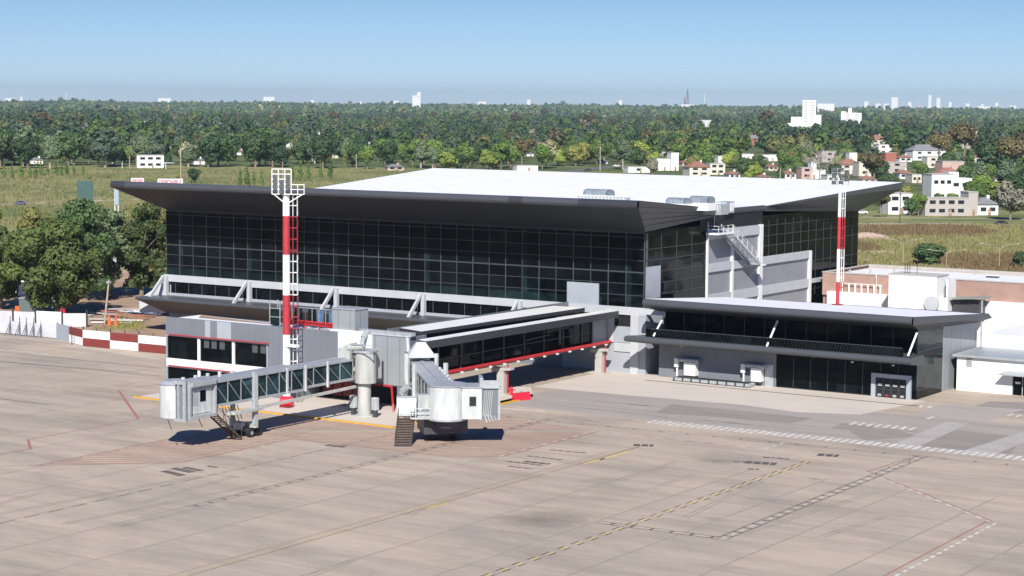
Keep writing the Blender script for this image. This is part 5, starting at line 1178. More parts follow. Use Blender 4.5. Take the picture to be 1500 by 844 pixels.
# ================================================================== TREES
def crown_quads(seed, H=12.0, Wd=9.0, n=2500, leaf=.5, kind='round', lobes=11, z0f=.28, fold=1.0):
    rs = np.random.RandomState(seed); C = []; Rr = []
    for k in range(lobes):
        if kind == 'round':
            th = rs.uniform(0, 2*np.pi); zz = rs.uniform(z0f+.08, .86); rr = rs.uniform(.1, .62)*Wd/2*np.sqrt(max(.15, 1-((zz-.58)/.5)**2))
            C.append((rr*np.cos(th), rr*np.sin(th), zz*H)); Rr.append(rs.uniform(.2, .34)*Wd*(1.0 if zz < .75 else .75))
        elif kind == 'wild':
            th = rs.uniform(0, 2*np.pi); zz = rs.uniform(z0f+.08, .93); rr = rs.uniform(.25, 1.0)*Wd/2*.86*np.sqrt(max(.12, 1-((zz-.55)/.52)**2))
            C.append((rr*np.cos(th), rr*np.sin(th), zz*H)); Rr.append(rs.uniform(.07, .17)*Wd)
        elif kind == 'column':
            zz = .12+.82*k/(lobes-1); C.append((rs.uniform(-.15, .15)*Wd, rs.uniform(-.15, .15)*Wd, zz*H)); Rr.append(Wd*.5*(1.05-zz*.8)*rs.uniform(.8, 1.1))
        elif kind == 'conifer':
            zz = .15+.8*k/(lobes-1); C.append((rs.uniform(-.05, .05)*Wd, rs.uniform(-.05, .05)*Wd, zz*H)); Rr.append(Wd*.5*(1.1-zz)*rs.uniform(.85, 1.1))
        elif kind == 'umbrella':
            th = rs.uniform(0, 2*np.pi); rr = rs.uniform(.0, .75)*Wd/2; C.append((rr*np.cos(th), rr*np.sin(th), rs.uniform(.66, .86)*H)); Rr.append(rs.uniform(.16, .26)*Wd)
        elif kind == 'bush':
            th = rs.uniform(0, 2*np.pi); rr = rs.uniform(0, .6)*Wd/2; C.append((rr*np.cos(th), rr*np.sin(th), rs.uniform(.25, .7)*H)); Rr.append(rs.uniform(.22, .34)*Wd)
    C = np.array(C); Rr = np.array(Rr)
    pk = rs.choice(len(C), n*2, p=Rr**2/np.sum(Rr**2)); dv = rs.normal(size=(n*2, 3)); dv /= np.linalg.norm(dv, axis=1)[:, None]
    P = C[pk]+dv*(Rr[pk]*rs.uniform(.72, 1.06, n*2)**1)[:, None]*np.array([1, 1, .85])
    dd = np.linalg.norm((P[:, None, :]-C[None])/np.array([1, 1, .85]), axis=2)/Rr[None]
    keep = (dd.min(axis=1) > .62) & (P[:, 2] > .1*H if kind != 'bush' else P[:, 2] > .02)
    P = P[keep][:n]; dv = dv[keep][:n]; m = len(P)
    nrm = dv*1.3+rs.normal(size=(m, 3))*.5; nrm[:, 2] += .25; nrm /= np.linalg.norm(nrm, axis=1)[:, None]
    a = np.cross(nrm, rs.normal(size=(m, 3))); a /= np.linalg.norm(a, axis=1)[:, None]; b = np.cross(nrm, a)
    s = (leaf*rs.uniform(.55, 1.25, m))[:, None]; e = rs.uniform(.45, 1.0, m)[:, None]
    a = a*s; b = b*s*e
    Q_ = np.stack([P-a-b*.4, P-a*.1-b, P+a+b*.3, P+a*.05+b], axis=1)
    return Q_
def trunk_mesh(name, H, Wd, seed, m_, thick=.035, kind='round'):
    rs = random.Random(seed); mb = MB(); r = H*thick; hz = H*(.42 if kind in ('round', 'bush') else .8)
    pts = [(0, 0, -.3)]
    for k in range(1, 4): pts.append((rs.uniform(-.03, .03)*H*k/3, rs.uniform(-.03, .03)*H*k/3, hz*k/3))
    for k in range(3): mb.tube(pts[k], pts[k+1], r*(1-.2*k), 7, r*(1-.2*(k+1)))
    if kind in ('round', 'umbrella', 'bare'):
        for k in range(7 if kind != 'bare' else 16):
            th = k*2.4+rs.uniform(-.3, .3); q = pts[2] if k % 2 else pts[3]; L = Wd*rs.uniform(.28, .42)
            e = (q[0]+math.cos(th)*L, q[1]+math.sin(th)*L, q[2]+H*rs.uniform(.12, .35)); mb.tube(q, e, r*.42, 5, r*.12)
            for jj in range(3 if kind == 'bare' else 1):
                e2 = (e[0]+rs.uniform(-1, 1)*L*.5, e[1]+rs.uniform(-1, 1)*L*.5, e[2]+H*rs.uniform(.08, .2)); mb.tube(e, e2, r*.12, 4, r*.05)
    me = mb.build(name, m_); d_ = me.data; bpy.data.objects.remove(me); return d_
TG = 'trees of the wood beyond the airfield'
kinds = []
specs = [('round', 12, 10.5, 0, 'broadleaf_tree', 'mid green broadleaf tree in the wood beyond the airfield'),
         ('round', 13, 11.5, 1, 'dark_tree', 'dark green dense tree in the wood beyond the airfield'),
         ('round', 10, 9.0, 2, 'olive_tree', 'olive green loose-crowned tree in the wood beyond the airfield'),
         ('round', 15, 9.5, 3, 'eucalyptus_tree', 'tall blue-green eucalyptus-like tree in the wood beyond the airfield'),
         ('umbrella', 15, 11, 4, 'pine_tree', 'brownish flat-topped pine in the wood beyond the airfield'),
         ('conifer', 14, 6, 1, 'conifer_tree', 'dark narrow conifer in the wood beyond the airfield'),
         ('round', 9, 9, 6, 'bright_tree', 'bright green low tree in the wood beyond the airfield'),
         ('column', 15, 3.6, 0, 'poplar_tree', 'slim upright poplar in the wood beyond the airfield'),
         ('round', 11, 9, 5, 'silver_tree', 'pale silvery tree in the wood beyond the airfield'),
         ('bare', 11, 9, 5, 'bare_tree', 'leafless grey-branched tree at the near edge of the wood')]
proto = []
for i, (kd, H_, W_, fm, nm, lab) in enumerate(specs):
    if kd == 'bare':
        cq = crown_quads(50+i, H_, W_, 260, .22, 'round', 10)
    else: cq = crown_quads(50+i, H_, W_, 1500, .62 if kd != 'column' else .4, kd, 12 if kd != 'column' else 9)
    cm = quads(nm+'_crown', cq, [FOL[fm] if kd != 'bare' else BARE]); tm = trunk_mesh(nm+'_trunk', H_, W_, 80+i, M['barkpale'] if kd in ('bare',) or fm == 3 else M['bark'], kind=kd)
    proto.append((nm, lab, cm, tm, H_, W_))
def place_tree(k, X, Y, s, rot, label=None, group=TG, sz=1.0, cat='tree'):
    nm, lab, cm, tm, H_, W_ = proto[k]
    r_ = bpy.data.objects.new(nm, None); COL.objects.link(r_); r_.location = (X, Y, -.08); r_.rotation_euler = (0, 0, rot); r_.scale = (s, s, s*sz); r_.empty_display_size = .5
    tag(r_, label or lab, cat, group)
    for n_, me in (('crown', cm), ('trunk', tm)):
        o = bpy.data.objects.new(n_, me); COL.objects.link(o); o.parent = r_
    return r_

# houses: (px left, px right, base y, top y, wall material, roof kind, label)
MH = {'w': M['trailer'], 'p': mat('salmon_render', (.50, .36, .31), .85, var=.08, scale=.3), 'g': mat('warm_grey_render', (.40, .37, .34), .85, var=.06, scale=.3), 'c': mat('cream_render', (.60, .56, .48), .85, var=.06, scale=.3), 'b': M['brick']}
TILE = mat('roof_tiles', (.27, .13, .09), .85, var=.2, scale=.8); SLATE = mat('grey_roof', (.20, .20, .21), .7, var=.15, scale=.6); FLAT = M['concrete']
houses = []
def house(x0, x1, yb, yt, wm, roof, lab, depth=10, rot=0.0, nwin=3, name='house', extra=None):
    a, b = G(x0, yb), G(x1, yb); u = (b-a)[:2]; L = np.linalg.norm(u); u = u/L
    c_, s_ = math.cos(rot), math.sin(rot); u = np.array([u[0]*c_-u[1]*s_, u[0]*s_+u[1]*c_]); v = np.array([-u[1], u[0]]); c = (a+b)[:2]/2+v*depth/2
    w_ = proj(*((a+b)[:2]/2), 0)[2]; h = (yb-yt)*w_/FOC
    t = thing(name, lab, 'house', (*c, 0)); houses.append((x0, x1, yb, yt))
    hh = h if roof in ('flat', 'steps') else h*.62
    MB().obox(c, u, v, L/2, depth/2, -.08, hh).build('wall', MH[wm], t)
    if roof in ('flat', 'steps'):
        MB().obox(c, u, v, L/2+.15, depth/2+.15, hh, hh+.25).build('roof', FLAT if roof == 'flat' else M['white'], t)
        if roof == 'steps': MB().obox(c-u*L*.2+v*1, u, v, L*.22, depth*.3, hh+.25, hh+2.6).build('roof_room', MH[wm], t)
    else:
        rm = TILE if roof == 'tile' else SLATE; e = .5
        P8 = [c+u*sx*(L/2+e)+v*sy*(depth/2+e) for sx, sy in ((-1, -1), (1, -1), (1, 1), (-1, 1))]; rr = max(L/2-depth/2, L*.12); R2 = [c-u*rr, c+u*rr]
        mb = MB(); z0, z1 = hh, h
        mb.face([(*P8[0], z0), (*P8[1], z0), (*R2[1], z1), (*R2[0], z1)]); mb.face([(*P8[1], z0), (*P8[2], z0), (*R2[1], z1)]); mb.face([(*P8[2], z0), (*P8[3], z0), (*R2[0], z1), (*R2[1], z1)]); mb.face([(*P8[3], z0), (*P8[0], z0), (*R2[0], z1)])
        mb.face([(*p, z0-.02) for p in P8][::-1])
        ro_ = mb.build('roof', rm, t); MB().obox(c+u*L*.2, u, v, .5, .5, h*.7, h+.8).build('chimney', MH[wm], ro_)
    fl = 2 if hh > 4.6 else 1
    for f in range(fl):
        for k in range(nwin):
            s = (k+.5)/nwin*2-1; z = hh*(f+.35)/fl
            o = MB().obox(c-v*(depth/2+.03)+u*(L/2*s*.88), u, v, min(L/nwin*.28, 1.4), .03, z, z+min(1.4, hh/fl*.45)).build('window', M['blacktrim'], t)
            MB().obox(c-v*(depth/2+.06)+u*(L/2*s*.88), u, v, min(L/nwin*.28, 1.4)+.1, .05, z-.1, z-.001).build('sill', M['white'], o)
    MB().obox(c-v*(depth/2+.04)+u*L*.08, u, v, .5, .04, -.05, min(2.2, hh*.8)).build('door', M['wood'], t)
    return t
house(1355, 1418, 316, 291, 'g', 'flat', 'low warm grey modern house with a long strip of dark openings at the field edge', 9, nwin=4)
house(1418, 1432, 316, 282, 'g', 'flat', 'tall grey slab block joined to the right end of the long grey house', 8, nwin=0)
house(1432, 1462, 315, 290, 'w', 'slate', 'white house with grey roof at the right end of the grey house row', 9, nwin=2)
house(1364, 1396, 297, 256, 'w', 'flat', 'tall white house left half with small dark windows above the grey house', 10, nwin=3)
house(1390, 1423, 296, 262, 'w', 'steps', 'white stepped house just right of the tall white one', 9, nwin=2)
house(1372, 1412, 276, 246, 'p', 'tile', 'salmon house with brown tiled roof behind the tall white house', 10, nwin=2)
house(1380, 1412, 262, 237, 'p', 'flat', 'pale pink flat-topped house behind the brown tiled roof', 9, nwin=0)
house(1301, 1336, 314, 284, 'w', 'flat', 'small white house half hidden behind the terminal roof tip', 9, nwin=2)
house(1337, 1385, 235, 212, 'w', 'slate', 'white house with dark shallow roof among the trees, highest of the right group', 12, nwin=3)
house(1358, 1376, 246, 230, 'c', 'flat', 'small cream house just below the white dark-roofed house', 8, nwin=1)
house(1300, 1328, 254, 238, 'g', 'flat', 'grey-blue flat wall house in the middle of the right group', 8, nwin=1)
house(1297, 1313, 238, 224, 'b', 'flat', 'bright terracotta stepped house among the right-hand trees', 8, nwin=0)
house(1232, 1262, 255, 233, 'c', 'tile', 'cream house with tiled gable behind the slim mast', 10, nwin=2)
house(1258, 1276, 258, 238, 'c', 'flat', 'low cream house between the tiled gable and the brown tree', 9, nwin=1)
house(1244, 1255, 248, 224, 'w', 'flat', 'white chimney-like tower block behind the tiled gable', 6, nwin=0)
house(1174, 1190, 262, 246, 'p', 'flat', 'salmon house with white tower left of the slim mast', 8, nwin=1)
house(1188, 1196, 262, 238, 'w', 'flat', 'narrow white stair tower between the salmon and the cream house', 5, nwin=0)
house(1196, 1209, 262, 249, 'w', 'flat', 'small white house right of the narrow tower', 8, nwin=0)
house(1204, 1226, 238, 222, 'g', 'flat', 'grey flat house with dark opening behind the bare trees', 8, nwin=1)
house(1276, 1300, 216, 198, 'c', 'tile', 'cream and tan house with tiled roofs high in the right-hand trees', 12, nwin=2)
house(1287, 1312, 226, 212, 'w', 'flat', 'white walled house just below the cream and tan one', 10, nwin=2)
house(1010, 1040, 258, 237, 'c', 'tile', 'cream house with orange tiled roof above the white terminal roof', 12, nwin=2)
house(1040, 1062, 256, 240, 'c', 'flat', 'cream flat-roofed annex right of the orange tiled roof', 10, nwin=2)
house(1052, 1066, 240, 229, 'w', 'flat', 'small white house behind the orange tiled roof', 10, nwin=0)
house(1086, 1104, 234, 226, 'w', 'flat', 'low white house right of the trees in the middle distance', 10, nwin=0)
house(1095, 1117, 212, 198, 'b', 'slate', 'brick house with dark slate roof among the trees', 12, nwin=1)
house(1118, 1142, 236, 227, 'w', 'flat', 'long low white wall house left of the bare trees', 8, nwin=0)
house(983, 994, 250, 224, 'w', 'flat', 'white tower-shaped house behind dark trees left of the orange roof', 8, nwin=0)
house(962, 982, 250, 233, 'w', 'flat', 'white low house left of the white tower house', 8, nwin=0)
house(1028, 1042, 186, 176, 'w', 'flat', 'small far white block in the middle of the wood', 15, nwin=0)
house(757, 788, 251, 243, 'w', 'flat', 'low white house at the rear edge of the terminal roof', 10, nwin=0)
house(920, 952, 253, 245, 'w', 'flat', 'long low white shed behind the middle of the terminal roof', 10, nwin=1)
house(533, 548, 219, 210, 'w', 'slate', 'small white house with grey-green roof deep in the left wood', 12, nwin=1)
house(568, 592, 250, 241, 'p', 'slate', 'small salmon pavilion with dark pyramid roof at the field edge', 9, nwin=2)
house(45, 63, 240, 231, 'w', 'slate', 'small house with pale roof at the left treeline', 10, nwin=0)
house(284, 300, 241, 232, 'w', 'slate', 'low white shed right of the white villa', 10, nwin=0)
hr = random.Random(21)
for i, (x0, yb, wd, ht, wm, rk, lab) in enumerate((
    (1318, 262, 18, 13, 'w', 'tile', 'white house with tiled roof between the terracotta and the grey-blue house'), (1336, 268, 14, 12, 'c', 'flat', 'cream cube house right of the grey-blue wall house'),
    (1264, 270, 20, 12, 'w', 'tile', 'white tiled house below the low cream house'), (1212, 268, 18, 11, 'w', 'flat', 'low white house just above the slim mast lamps'), (1150, 262, 16, 12, 'w', 'tile', 'white house with tiled roof left of the salmon house'),
    (1068, 262, 16, 11, 'w', 'tile', 'white house with tiled roof right of the cream annex'), (1126, 250, 14, 9, 'c', 'tile', 'small cream tiled house above the bright green low tree'), (1428, 238, 16, 11, 'w', 'tile', 'white house with tiled roof behind the tall spreading tree'),
    (1340, 206, 14, 8, 'w', 'tile', 'small white tiled house above the dark-roofed white house'), (1250, 216, 12, 8, 'w', 'flat', 'small white block house left of the cream and tan house'), (1466, 292, 10, 8, 'w', 'slate', 'small grey-roofed house at the far right among drooping trees'),
    (1424, 200, 12, 7, 'c', 'flat', 'tiny cream house high in the right wood'), (880, 240, 10, 6, 'w', 'slate', 'tiny white house right of the utility pole'), (1000, 244, 12, 9, 'c', 'tile', 'small tiled cream house left of the orange roof'), (1476, 210, 12, 7, 'w', 'tile', 'tiny tiled house near the right edge of the wood'))):
    house(x0, x0+wd, yb, yb-ht, wm, rk, lab, 9, nwin=2)
for i in range(46):
    px_ = hr.uniform(10, 1490); py_ = hr.choice([hr.uniform(176, 232), hr.uniform(164, 180)]); w_ = (py_-150)*hr.uniform(.10, .22); rk = hr.choice(['flat', 'tile', 'slate']); wm = hr.choice('wwwcpg')
    house(px_, px_+w_, py_, py_-w_*.6, wm, rk, 'tiny %s %s house almost buried in the distant wood' % ({'w': 'white', 'c': 'cream', 'p': 'salmon', 'g': 'grey'}[wm], {'flat': 'flat-roofed', 'tile': 'tiled', 'slate': 'grey-roofed'}[rk]), 11, nwin=0)['group'] = 'tiny houses scattered through the distant wood'
for i in range(16):
    px_ = hr.uniform(1085, 1485); py_ = hr.uniform(232, 296); w_ = hr.uniform(10, 19); rk = hr.choice(['flat', 'tile', 'flat', 'slate']); wm = hr.choice('wwwcpw')
    if any(x0-4 < px_+w_/2 < x1+4 and abs(py_-yb) < 9 for x0, x1, yb, yt in houses): continue
    house(px_, px_+w_, py_, py_-w_*.55, wm, rk, 'low %s %s house half hidden by trees in the right-hand suburb' % ({'w': 'white', 'c': 'cream', 'p': 'salmon'}[wm], {'flat': 'flat-roofed', 'tile': 'tiled', 'slate': 'grey-roofed'}[rk]), 9, nwin=2)['group'] = 'low houses in the right-hand suburb'
h1 = house(201, 240, 246, 228, 'w', 'flat', 'white two-storey villa on stilts at the edge of the left wood', 12, nwin=3)
p = G(238, 247); bx('porch_roof', M['white'], h1, p[0]-2, p[0]+4.5, p[1]-2, p[1]+5, 3.0, 3.4); bx('porch_post', M['white'], h1, p[0]+3.9, p[0]+4.2, p[1]-1.8, p[1]-1.4, -.08, 3.0)
# far tower blocks and skyline
def tower(x0, x1, yb, yt, dist, lab, m_='w', nf=0, name='tower_block', steps=None, cat='tower block'):
    c = ray((x0+x1)/2, 152); c = c[:2]/np.linalg.norm(c[:2])*dist; u = np.array([c[1], -c[0]])/dist; v = c/dist
    ppm = FOC/dist; W_ = (x1-x0)/ppm; hy = 147+.008*x0; zt = CH+(hy-yt)/ppm
    t = thing(name, lab, cat, (*c, 0)); mm = M['towerw'] if m_ == 'w' else M['towerg']
    MB().obox(c, u, v, W_/2, W_*.45+2, 0, zt).build('wall', mm, t)
    if steps:
        for k, (a, b, y) in enumerate(steps):
            cx = c+u*(((a+b)/2-(x0+x1)/2)/ppm); MB().obox(cx-v*(2+.4*k), u, v, (b-a)/ppm/2, W_*.4+1, 0, CH+(hy-y)/ppm).build('wing', mm, t)
    for k in range(nf):
        z = zt-3.5*(k+1); 
        for s in (-.5, .5): MB().obox(c-v*(W_*.45+2.1)+u*(W_/2*s), u, v, W_*.12, .1, z, z+1.6).build('window', M['towerg'], t)
    return t
tower(1176, 1195, 190, 147, 2600, 'tallest white apartment tower with roof tank in the right wood', 'w', 8, steps=[(1160, 1182, 171), (1151, 1165, 180), (1190, 1203, 168)])
tower(1236, 1262, 180, 165, 3700, 'wide white apartment block with balconies right of the tall tower', 'w', 3, steps=[(1243, 1248, 158), (1233, 1240, 163)])
tower(1198, 1222, 166, 152, 8200, 'long white flat building behind the tall tower', 'w', 0)
tower(604, 616, 155, 140, 9000, 'stepped white twin tower standing alone on the left skyline', 'w', 2, steps=[(604, 609, 140), (611, 616, 135)])
sk = [(1266, 1272, 149, 'pointed pale tower'), (1306, 1315, 143, 'bright white slender tower'), (1283, 1290, 152, 'low white block'), (1330, 1335, 150, 'small white tower'), (1345, 1350, 149, 'dark grey tower'), (1360, 1364, 140, 'thin pale tower with antenna'), (1372, 1377, 144, 'thin white tower'), (1390, 1394, 150, 'tiny white block'),
      (1415, 1420, 152, 'small pale block'), (1437, 1441, 153, 'small white block'), (1458, 1462, 151, 'thin pale block'), (1480, 1488, 155, 'low white block'), (386, 402, 141, 'low white hangar-like block'), (455, 460, 146, 'short white silo'), (576, 584, 147, 'low white roofed block'), (232, 250, 143, 'low pale group of blocks'), (190, 205, 150, 'low tan block'),
      (8, 20, 143, 'low white block with tank'), (30, 33, 141, 'slim white tower'), (700, 712, 149, 'white arched hall'), (772, 777, 146, 'white water tower'), (906, 911, 147, 'white spire-like tower'), (998, 1016, 153, 'low white base of the lattice mast'), (1430, 1450, 156, 'low white row'), (1295, 1302, 152, 'small white gable block'), (527, 530, 148, 'tiny pale block'), (1140, 1150, 155, 'low white shed'), (96, 99, 152, 'small white mark block')]
for i, (x0, x1, yt, nm) in enumerate(sk):
    px_ = (x0+x1)/2
    side = 'far left' if px_ < 300 else 'left' if px_ < 650 else 'middle' if px_ < 1050 else 'right' if px_ < 1380 else 'far right'
    tower(x0, x1, 156, yt+(1 if px_ < 600 else 0), 10330+i*2, '%s on the %s skyline, %s' % (nm, side, ['nearest left', 'between two neighbours', 'standing apart', 'beside a thinner one'][i % 4]) if False else '%s on the %s horizon' % (nm, side), 'g' if 'dark' in nm else 'w', 0, 'skyline_building', cat='distant building')
# radio masts
def lattice(x, yt, dist, lab, w0, red=True):
    c = ray(x, 152); c = c[:2]/np.linalg.norm(c[:2])*dist; ppm = FOC/dist; hy = 147+.008*x; zt = CH+(hy-yt)/ppm
    t = thing('radio_mast', lab, 'radio mast', (*c, 0), 'radio masts on the horizon'); n_ = 6
    for k in range(n_):
        z0, z1 = zt*k/n_, zt*(k+1)/n_; wa, wb = w0*(1-k/n_)+.8, w0*(1-(k+1)/n_)+.8
        q = MB()
        for sx, sy in ((-1, -1), (1, -1), (1, 1), (-1, 1)):
            q.beam((c[0]+sx*wa, c[1]+sy*wa, z0), (c[0]+sx*wb, c[1]+sy*wb, z1), .9)
            q.beam((c[0]+sx*wa, c[1]+sy*wa, z0), (c[0]-sy*wb, c[1]+sx*wb, z1), .6)
        q.build('lattice_section', M['reddark'] if (k % 2 and red) else (M['reddark'] if red else M['towerw']), t)
lattice(1007, 131, 10500, 'tall red lattice mast on the middle horizon', 10); lattice(1003, 143, 10550, 'short red lattice mast touching the tall one', 5); lattice(1032, 137, 10600, 'white slim lattice mast right of the red masts', 3, False); lattice(97, 136, 10500, 'thin white mast on the far left horizon', 1.5, False); lattice(1361, 139, 10700, 'thin mast rising beside the skyline towers', 1.5, False)

# ---- wood: boundary in the photograph's pixels turned into ground distance
bnd = [(-400, 247), (0, 246), (240, 245), (560, 249), (640, 251), (900, 254), (1000, 262), (1110, 268), (1170, 282), (1300, 308), (1500, 312), (1900, 318)]
def bline(x): return float(np.interp(x, [b[0] for b in bnd], [b[1] for b in bnd]))
rs = np.random.RandomState(11)
fl_ = MB(); _b = [q for q in bnd]; fl_.face([(*G(x, y-3)[:2], -.07) for x, y in _b]+[(*G(1900, 154.2+9)[:2], -.07), (*G(-400, 145+9)[:2], -.07)])
struct(fl_.build('undergrowth', mat('undergrowth_ground', (.10, .13, .055), .95, var=.5, scale=.03, spec=.05)))
def blocked(px, py, hpx, wpx):
    for x0, x1, yb, yt in houses:
        if px+wpx*.12 > x0 and px-wpx*.12 < x1 and py > yb-1 and py-hpx < yb-2 and py-hpx*.8 < yb: return True
        if x0-2 < px < x1+2 and yb-6 < py <= yb: return True
    if 825 < px < 905 and 243 < py < 253: return True
    return False
cand = []
layers = []
v = 168.0
def hor(x): return 153+.008*(x-750)
def hill(d):
    t = min(1, max(0, (d-6000)/4500.)); return 23*t*t*(3-2*t)
vv = []
while v > FOC*CH/6000: vv.append((v, FOC*CH/v)); v *= .945
d_ = 6000.
while d_ < 10500: vv.append(((CH-hill(d_))*FOC/d_, d_)); d_ += 210
hm_ = MB(); dirs = [ray(x, 152)[:2]/np.linalg.norm(ray(x, 152)[:2]) for x in range(-700, 2300, 300)]
ds = [6000+4500*k/12 for k in range(13)]
for a, b in zip(ds[:-1], ds[1:]):
    for u, w_ in zip(dirs[:-1], dirs[1:]): hm_.face([(*(u*a), hill(a)-.06), (*(w_*a), hill(a)-.06), (*(w_*b), hill(b)-.06), (*(u*b), hill(b)-.06)])
for u, w_ in zip(dirs[:-1], dirs[1:]): hm_.face([(*(u*10500), 22.9), (*(w_*10500), 22.9), (*(w_*10900), -.06), (*(u*10900), -.06)])
struct(hm_.build('hills', bpy.data.materials['undergrowth_ground']))
for v, dist in vv:
    ppm_ = FOC/dist; step = 10.5*ppm_*.48
    if dist > 5000: step *= 1.3
    x = -80+rs.uniform(0, step)
    while x < 1580:
        px = x+rs.uniform(-.4, .4)*step; dd_ = dist*rs.uniform(.96, 1.04); vy = (CH-hill(dd_))*FOC/dd_; py = hor(px)+vy; x += step*rs.uniform(.75, 1.3)
        if py > bline(px)+rs.uniform(-4, 0)*(v/95.): continue
        dens = 1.0
        if px > 1080 and py > 235: dens = .92
        if rs.rand() > dens: continue
        cand.append((px, py, FOC/dd_*CH, dd_))
clump = lambda X, Y, s: math.sin(X/s)+math.sin(Y/s*1.3+1)+math.sin((X+Y)/s*.7+2)
acc = []
for px, py, vy, dd_ in cand:
    q = ray(px, 152); q = q[:2]/np.linalg.norm(q[:2])*dd_; s = rs.uniform(.7, 1.3)*(.86+.12*clump(q[0], q[1], 130)); s = max(.5, s)*(1.12 if dd_ > 2200 else 1.3)
    if rs.rand() < .05 and dd_ > 2500: s *= 1.5
    if px > 1080 and py > 230: s = min(s, .9)
    k = rs.choice(9, p=[.32, .27, .12, .12, .03, .04, .04, .02, .04])
    if py > bline(px)-3 and rs.rand() < .3: k = 6
    H_, W_ = specs[k][1]*s, specs[k][2]*s
    ppm = vy/CH
    if blocked(px, py, H_*ppm, W_*ppm): continue
    if clump(q[0]+900, q[1]*.6, 95) > 1.75 and py < 232: continue
    if clump(q[0], q[1]*.5, 60) > 1.2: k = [6, 0, 0, 2][int(rs.randint(4))]
    elif clump(q[0]+400, q[1]*.5, 75) > 1.5: k = [1, 3, 1][int(rs.randint(3))]; s *= 1.15
    acc.append((vy, k, q[0], q[1], s, px))
acc.sort(key=lambda a: -a[0])
NI = 285
for i, (vy, k, X, Y, s, px) in enumerate(acc[:NI]): place_tree(int(k), X, Y, s, rs.uniform(0, 6.28), sz=rs.uniform(.85, 1.15))
# the rest of the wood: one object
def mass(name, items, low, seed):
    tm = []
    for k in range(9):
        kd, H_, W_, fm = specs[k][0], specs[k][1], specs[k][2], specs[k][3]
        tm.append((crown_quads(200+k+seed, H_, W_, low, 1.25*(240/low)**.5, kd, 9 if kd != 'column' else 6), fm))
    out = []; mi = []
    for vy, k, X, Y, s, px in items:
        Q_, fm = tm[k]; th = rs.uniform(0, 6.28); c, sn = math.cos(th), math.sin(th); Rm = np.array([[c, -sn, 0], [sn, c, 0], [0, 0, 1]])*s
        out.append(Q_@Rm.T+np.array([X, Y, hill(math.hypot(X, Y))-.1])); fm2 = fm if rs.rand() < .8 else rs.choice([0, 1, 2, 3]); mi.append(np.full(len(Q_), fm2))
    P = np.concatenate(out); mi = np.concatenate(mi); o = meshobj(name, quads(name, P, FOL, mi)); return o
rest = acc[NI:]
mid = [a for a in rest if a[0] > 22]; far = [a for a in rest if a[0] <= 22]
print('trees', len(acc), len(mid), len(far))
o = mass('far_wood', mid, 210, 1); tag(o, 'dense mixed green wood filling the middle distance behind the near trees', 'wood', kind='stuff')
o = mass('horizon_wood', far, 46, 2); tag(o, 'hazy blue-green band of distant woodland along the horizon', 'wood', kind='stuff')
# individual feature trees on the right and at the field edge
FT = [(4, 1412, 246, 1.9, 'tall brownish spreading tree with pale trunk, left of the dark giant trees'), (4, 1375, 246, 1.5, 'brownish umbrella-crowned tree left of the tall spreading one'), (1, 1452, 262, 1.7, 'huge dark tree right of the tall spreading pale-trunked one'), (4, 1485, 268, 1.6, 'brown-green tall tree at the right edge of the wood'),
      (4, 1280, 276, 1.15, 'dense brown-green round tree in front of the cream houses'), (1, 1262, 232, 1.35, 'dark round tree behind the white chimney tower'), (9, 1200, 262, 1.3, 'leafless grey tree just left of the slim mast'), (9, 1226, 262, 1.2, 'leafless grey tree just right of the slim mast'), (9, 1180, 240, 1.2, 'leafless pale tree behind the salmon house'),
      (8, 800, 246, 1.6, 'pale silvery tree rising behind the terminal roof'), (8, 1480, 322, 1.25, 'pale grey-green loose tree in front of the houses at right'), (1, 1333, 316, .5, 'dark bushy tree right of the small white house'), (0, 1345, 316, .62, 'green bushy tree left of the long grey house'), (6, 1338, 302, .5, 'yellow-green shrub tree above the terminal roof tip'),
      (4, 1291, 318, .55, 'reddish brown bushy tree left of the small white house'), (0, 1395, 302, .42, 'green hedge tree on top of the long grey house, right one'), (0, 1375, 302, .42, 'green hedge tree behind the long grey house, left one'), (0, 1440, 296, .9, 'light green willow-like tree right of the tall white house'), (6, 1460, 300, 1.0, 'bright green drooping tree behind the right end of the grey house'),
      (6, 1108, 262, 1.0, 'bright green low tree just over the white roof, right of centre'), (1, 1090, 262, .9, 'dark round tree left of the bright green low one'), (8, 275, 243, 1.35, 'pale blue-grey tree right of the white villa'), (1, 283, 268, .55, 'small dark round tree alone in the left field'), (2, 262, 262, .32, 'little olive tree left of the small dark round one')]
for k, px, py, s, lab in FT:
    q = G(px, py); place_tree(k, q[0], q[1], s, px*.7, label=lab, group='single trees among fields and houses')
for px, py, s, sz, lab in ((1360, 393, 1.25, .62, 'dense dark green shrub between the street lamps'), (1496, 395, .7, .8, 'dark green bush cut by the right edge of the photo'), (130, 263, .42, .6, 'rounded bush in the left field, left of its neighbour'), (158, 261, .38, .7, 'rounded bush in the left field, right of its neighbour'), (20, 272, .3, .7, 'little bush at the far left of the field')):
    q = G(px, py); place_tree(1 if px > 1000 else 2, q[0], q[1], s*.62, 1, label=lab, group='single bushes in the fields', sz=sz, cat='bush')

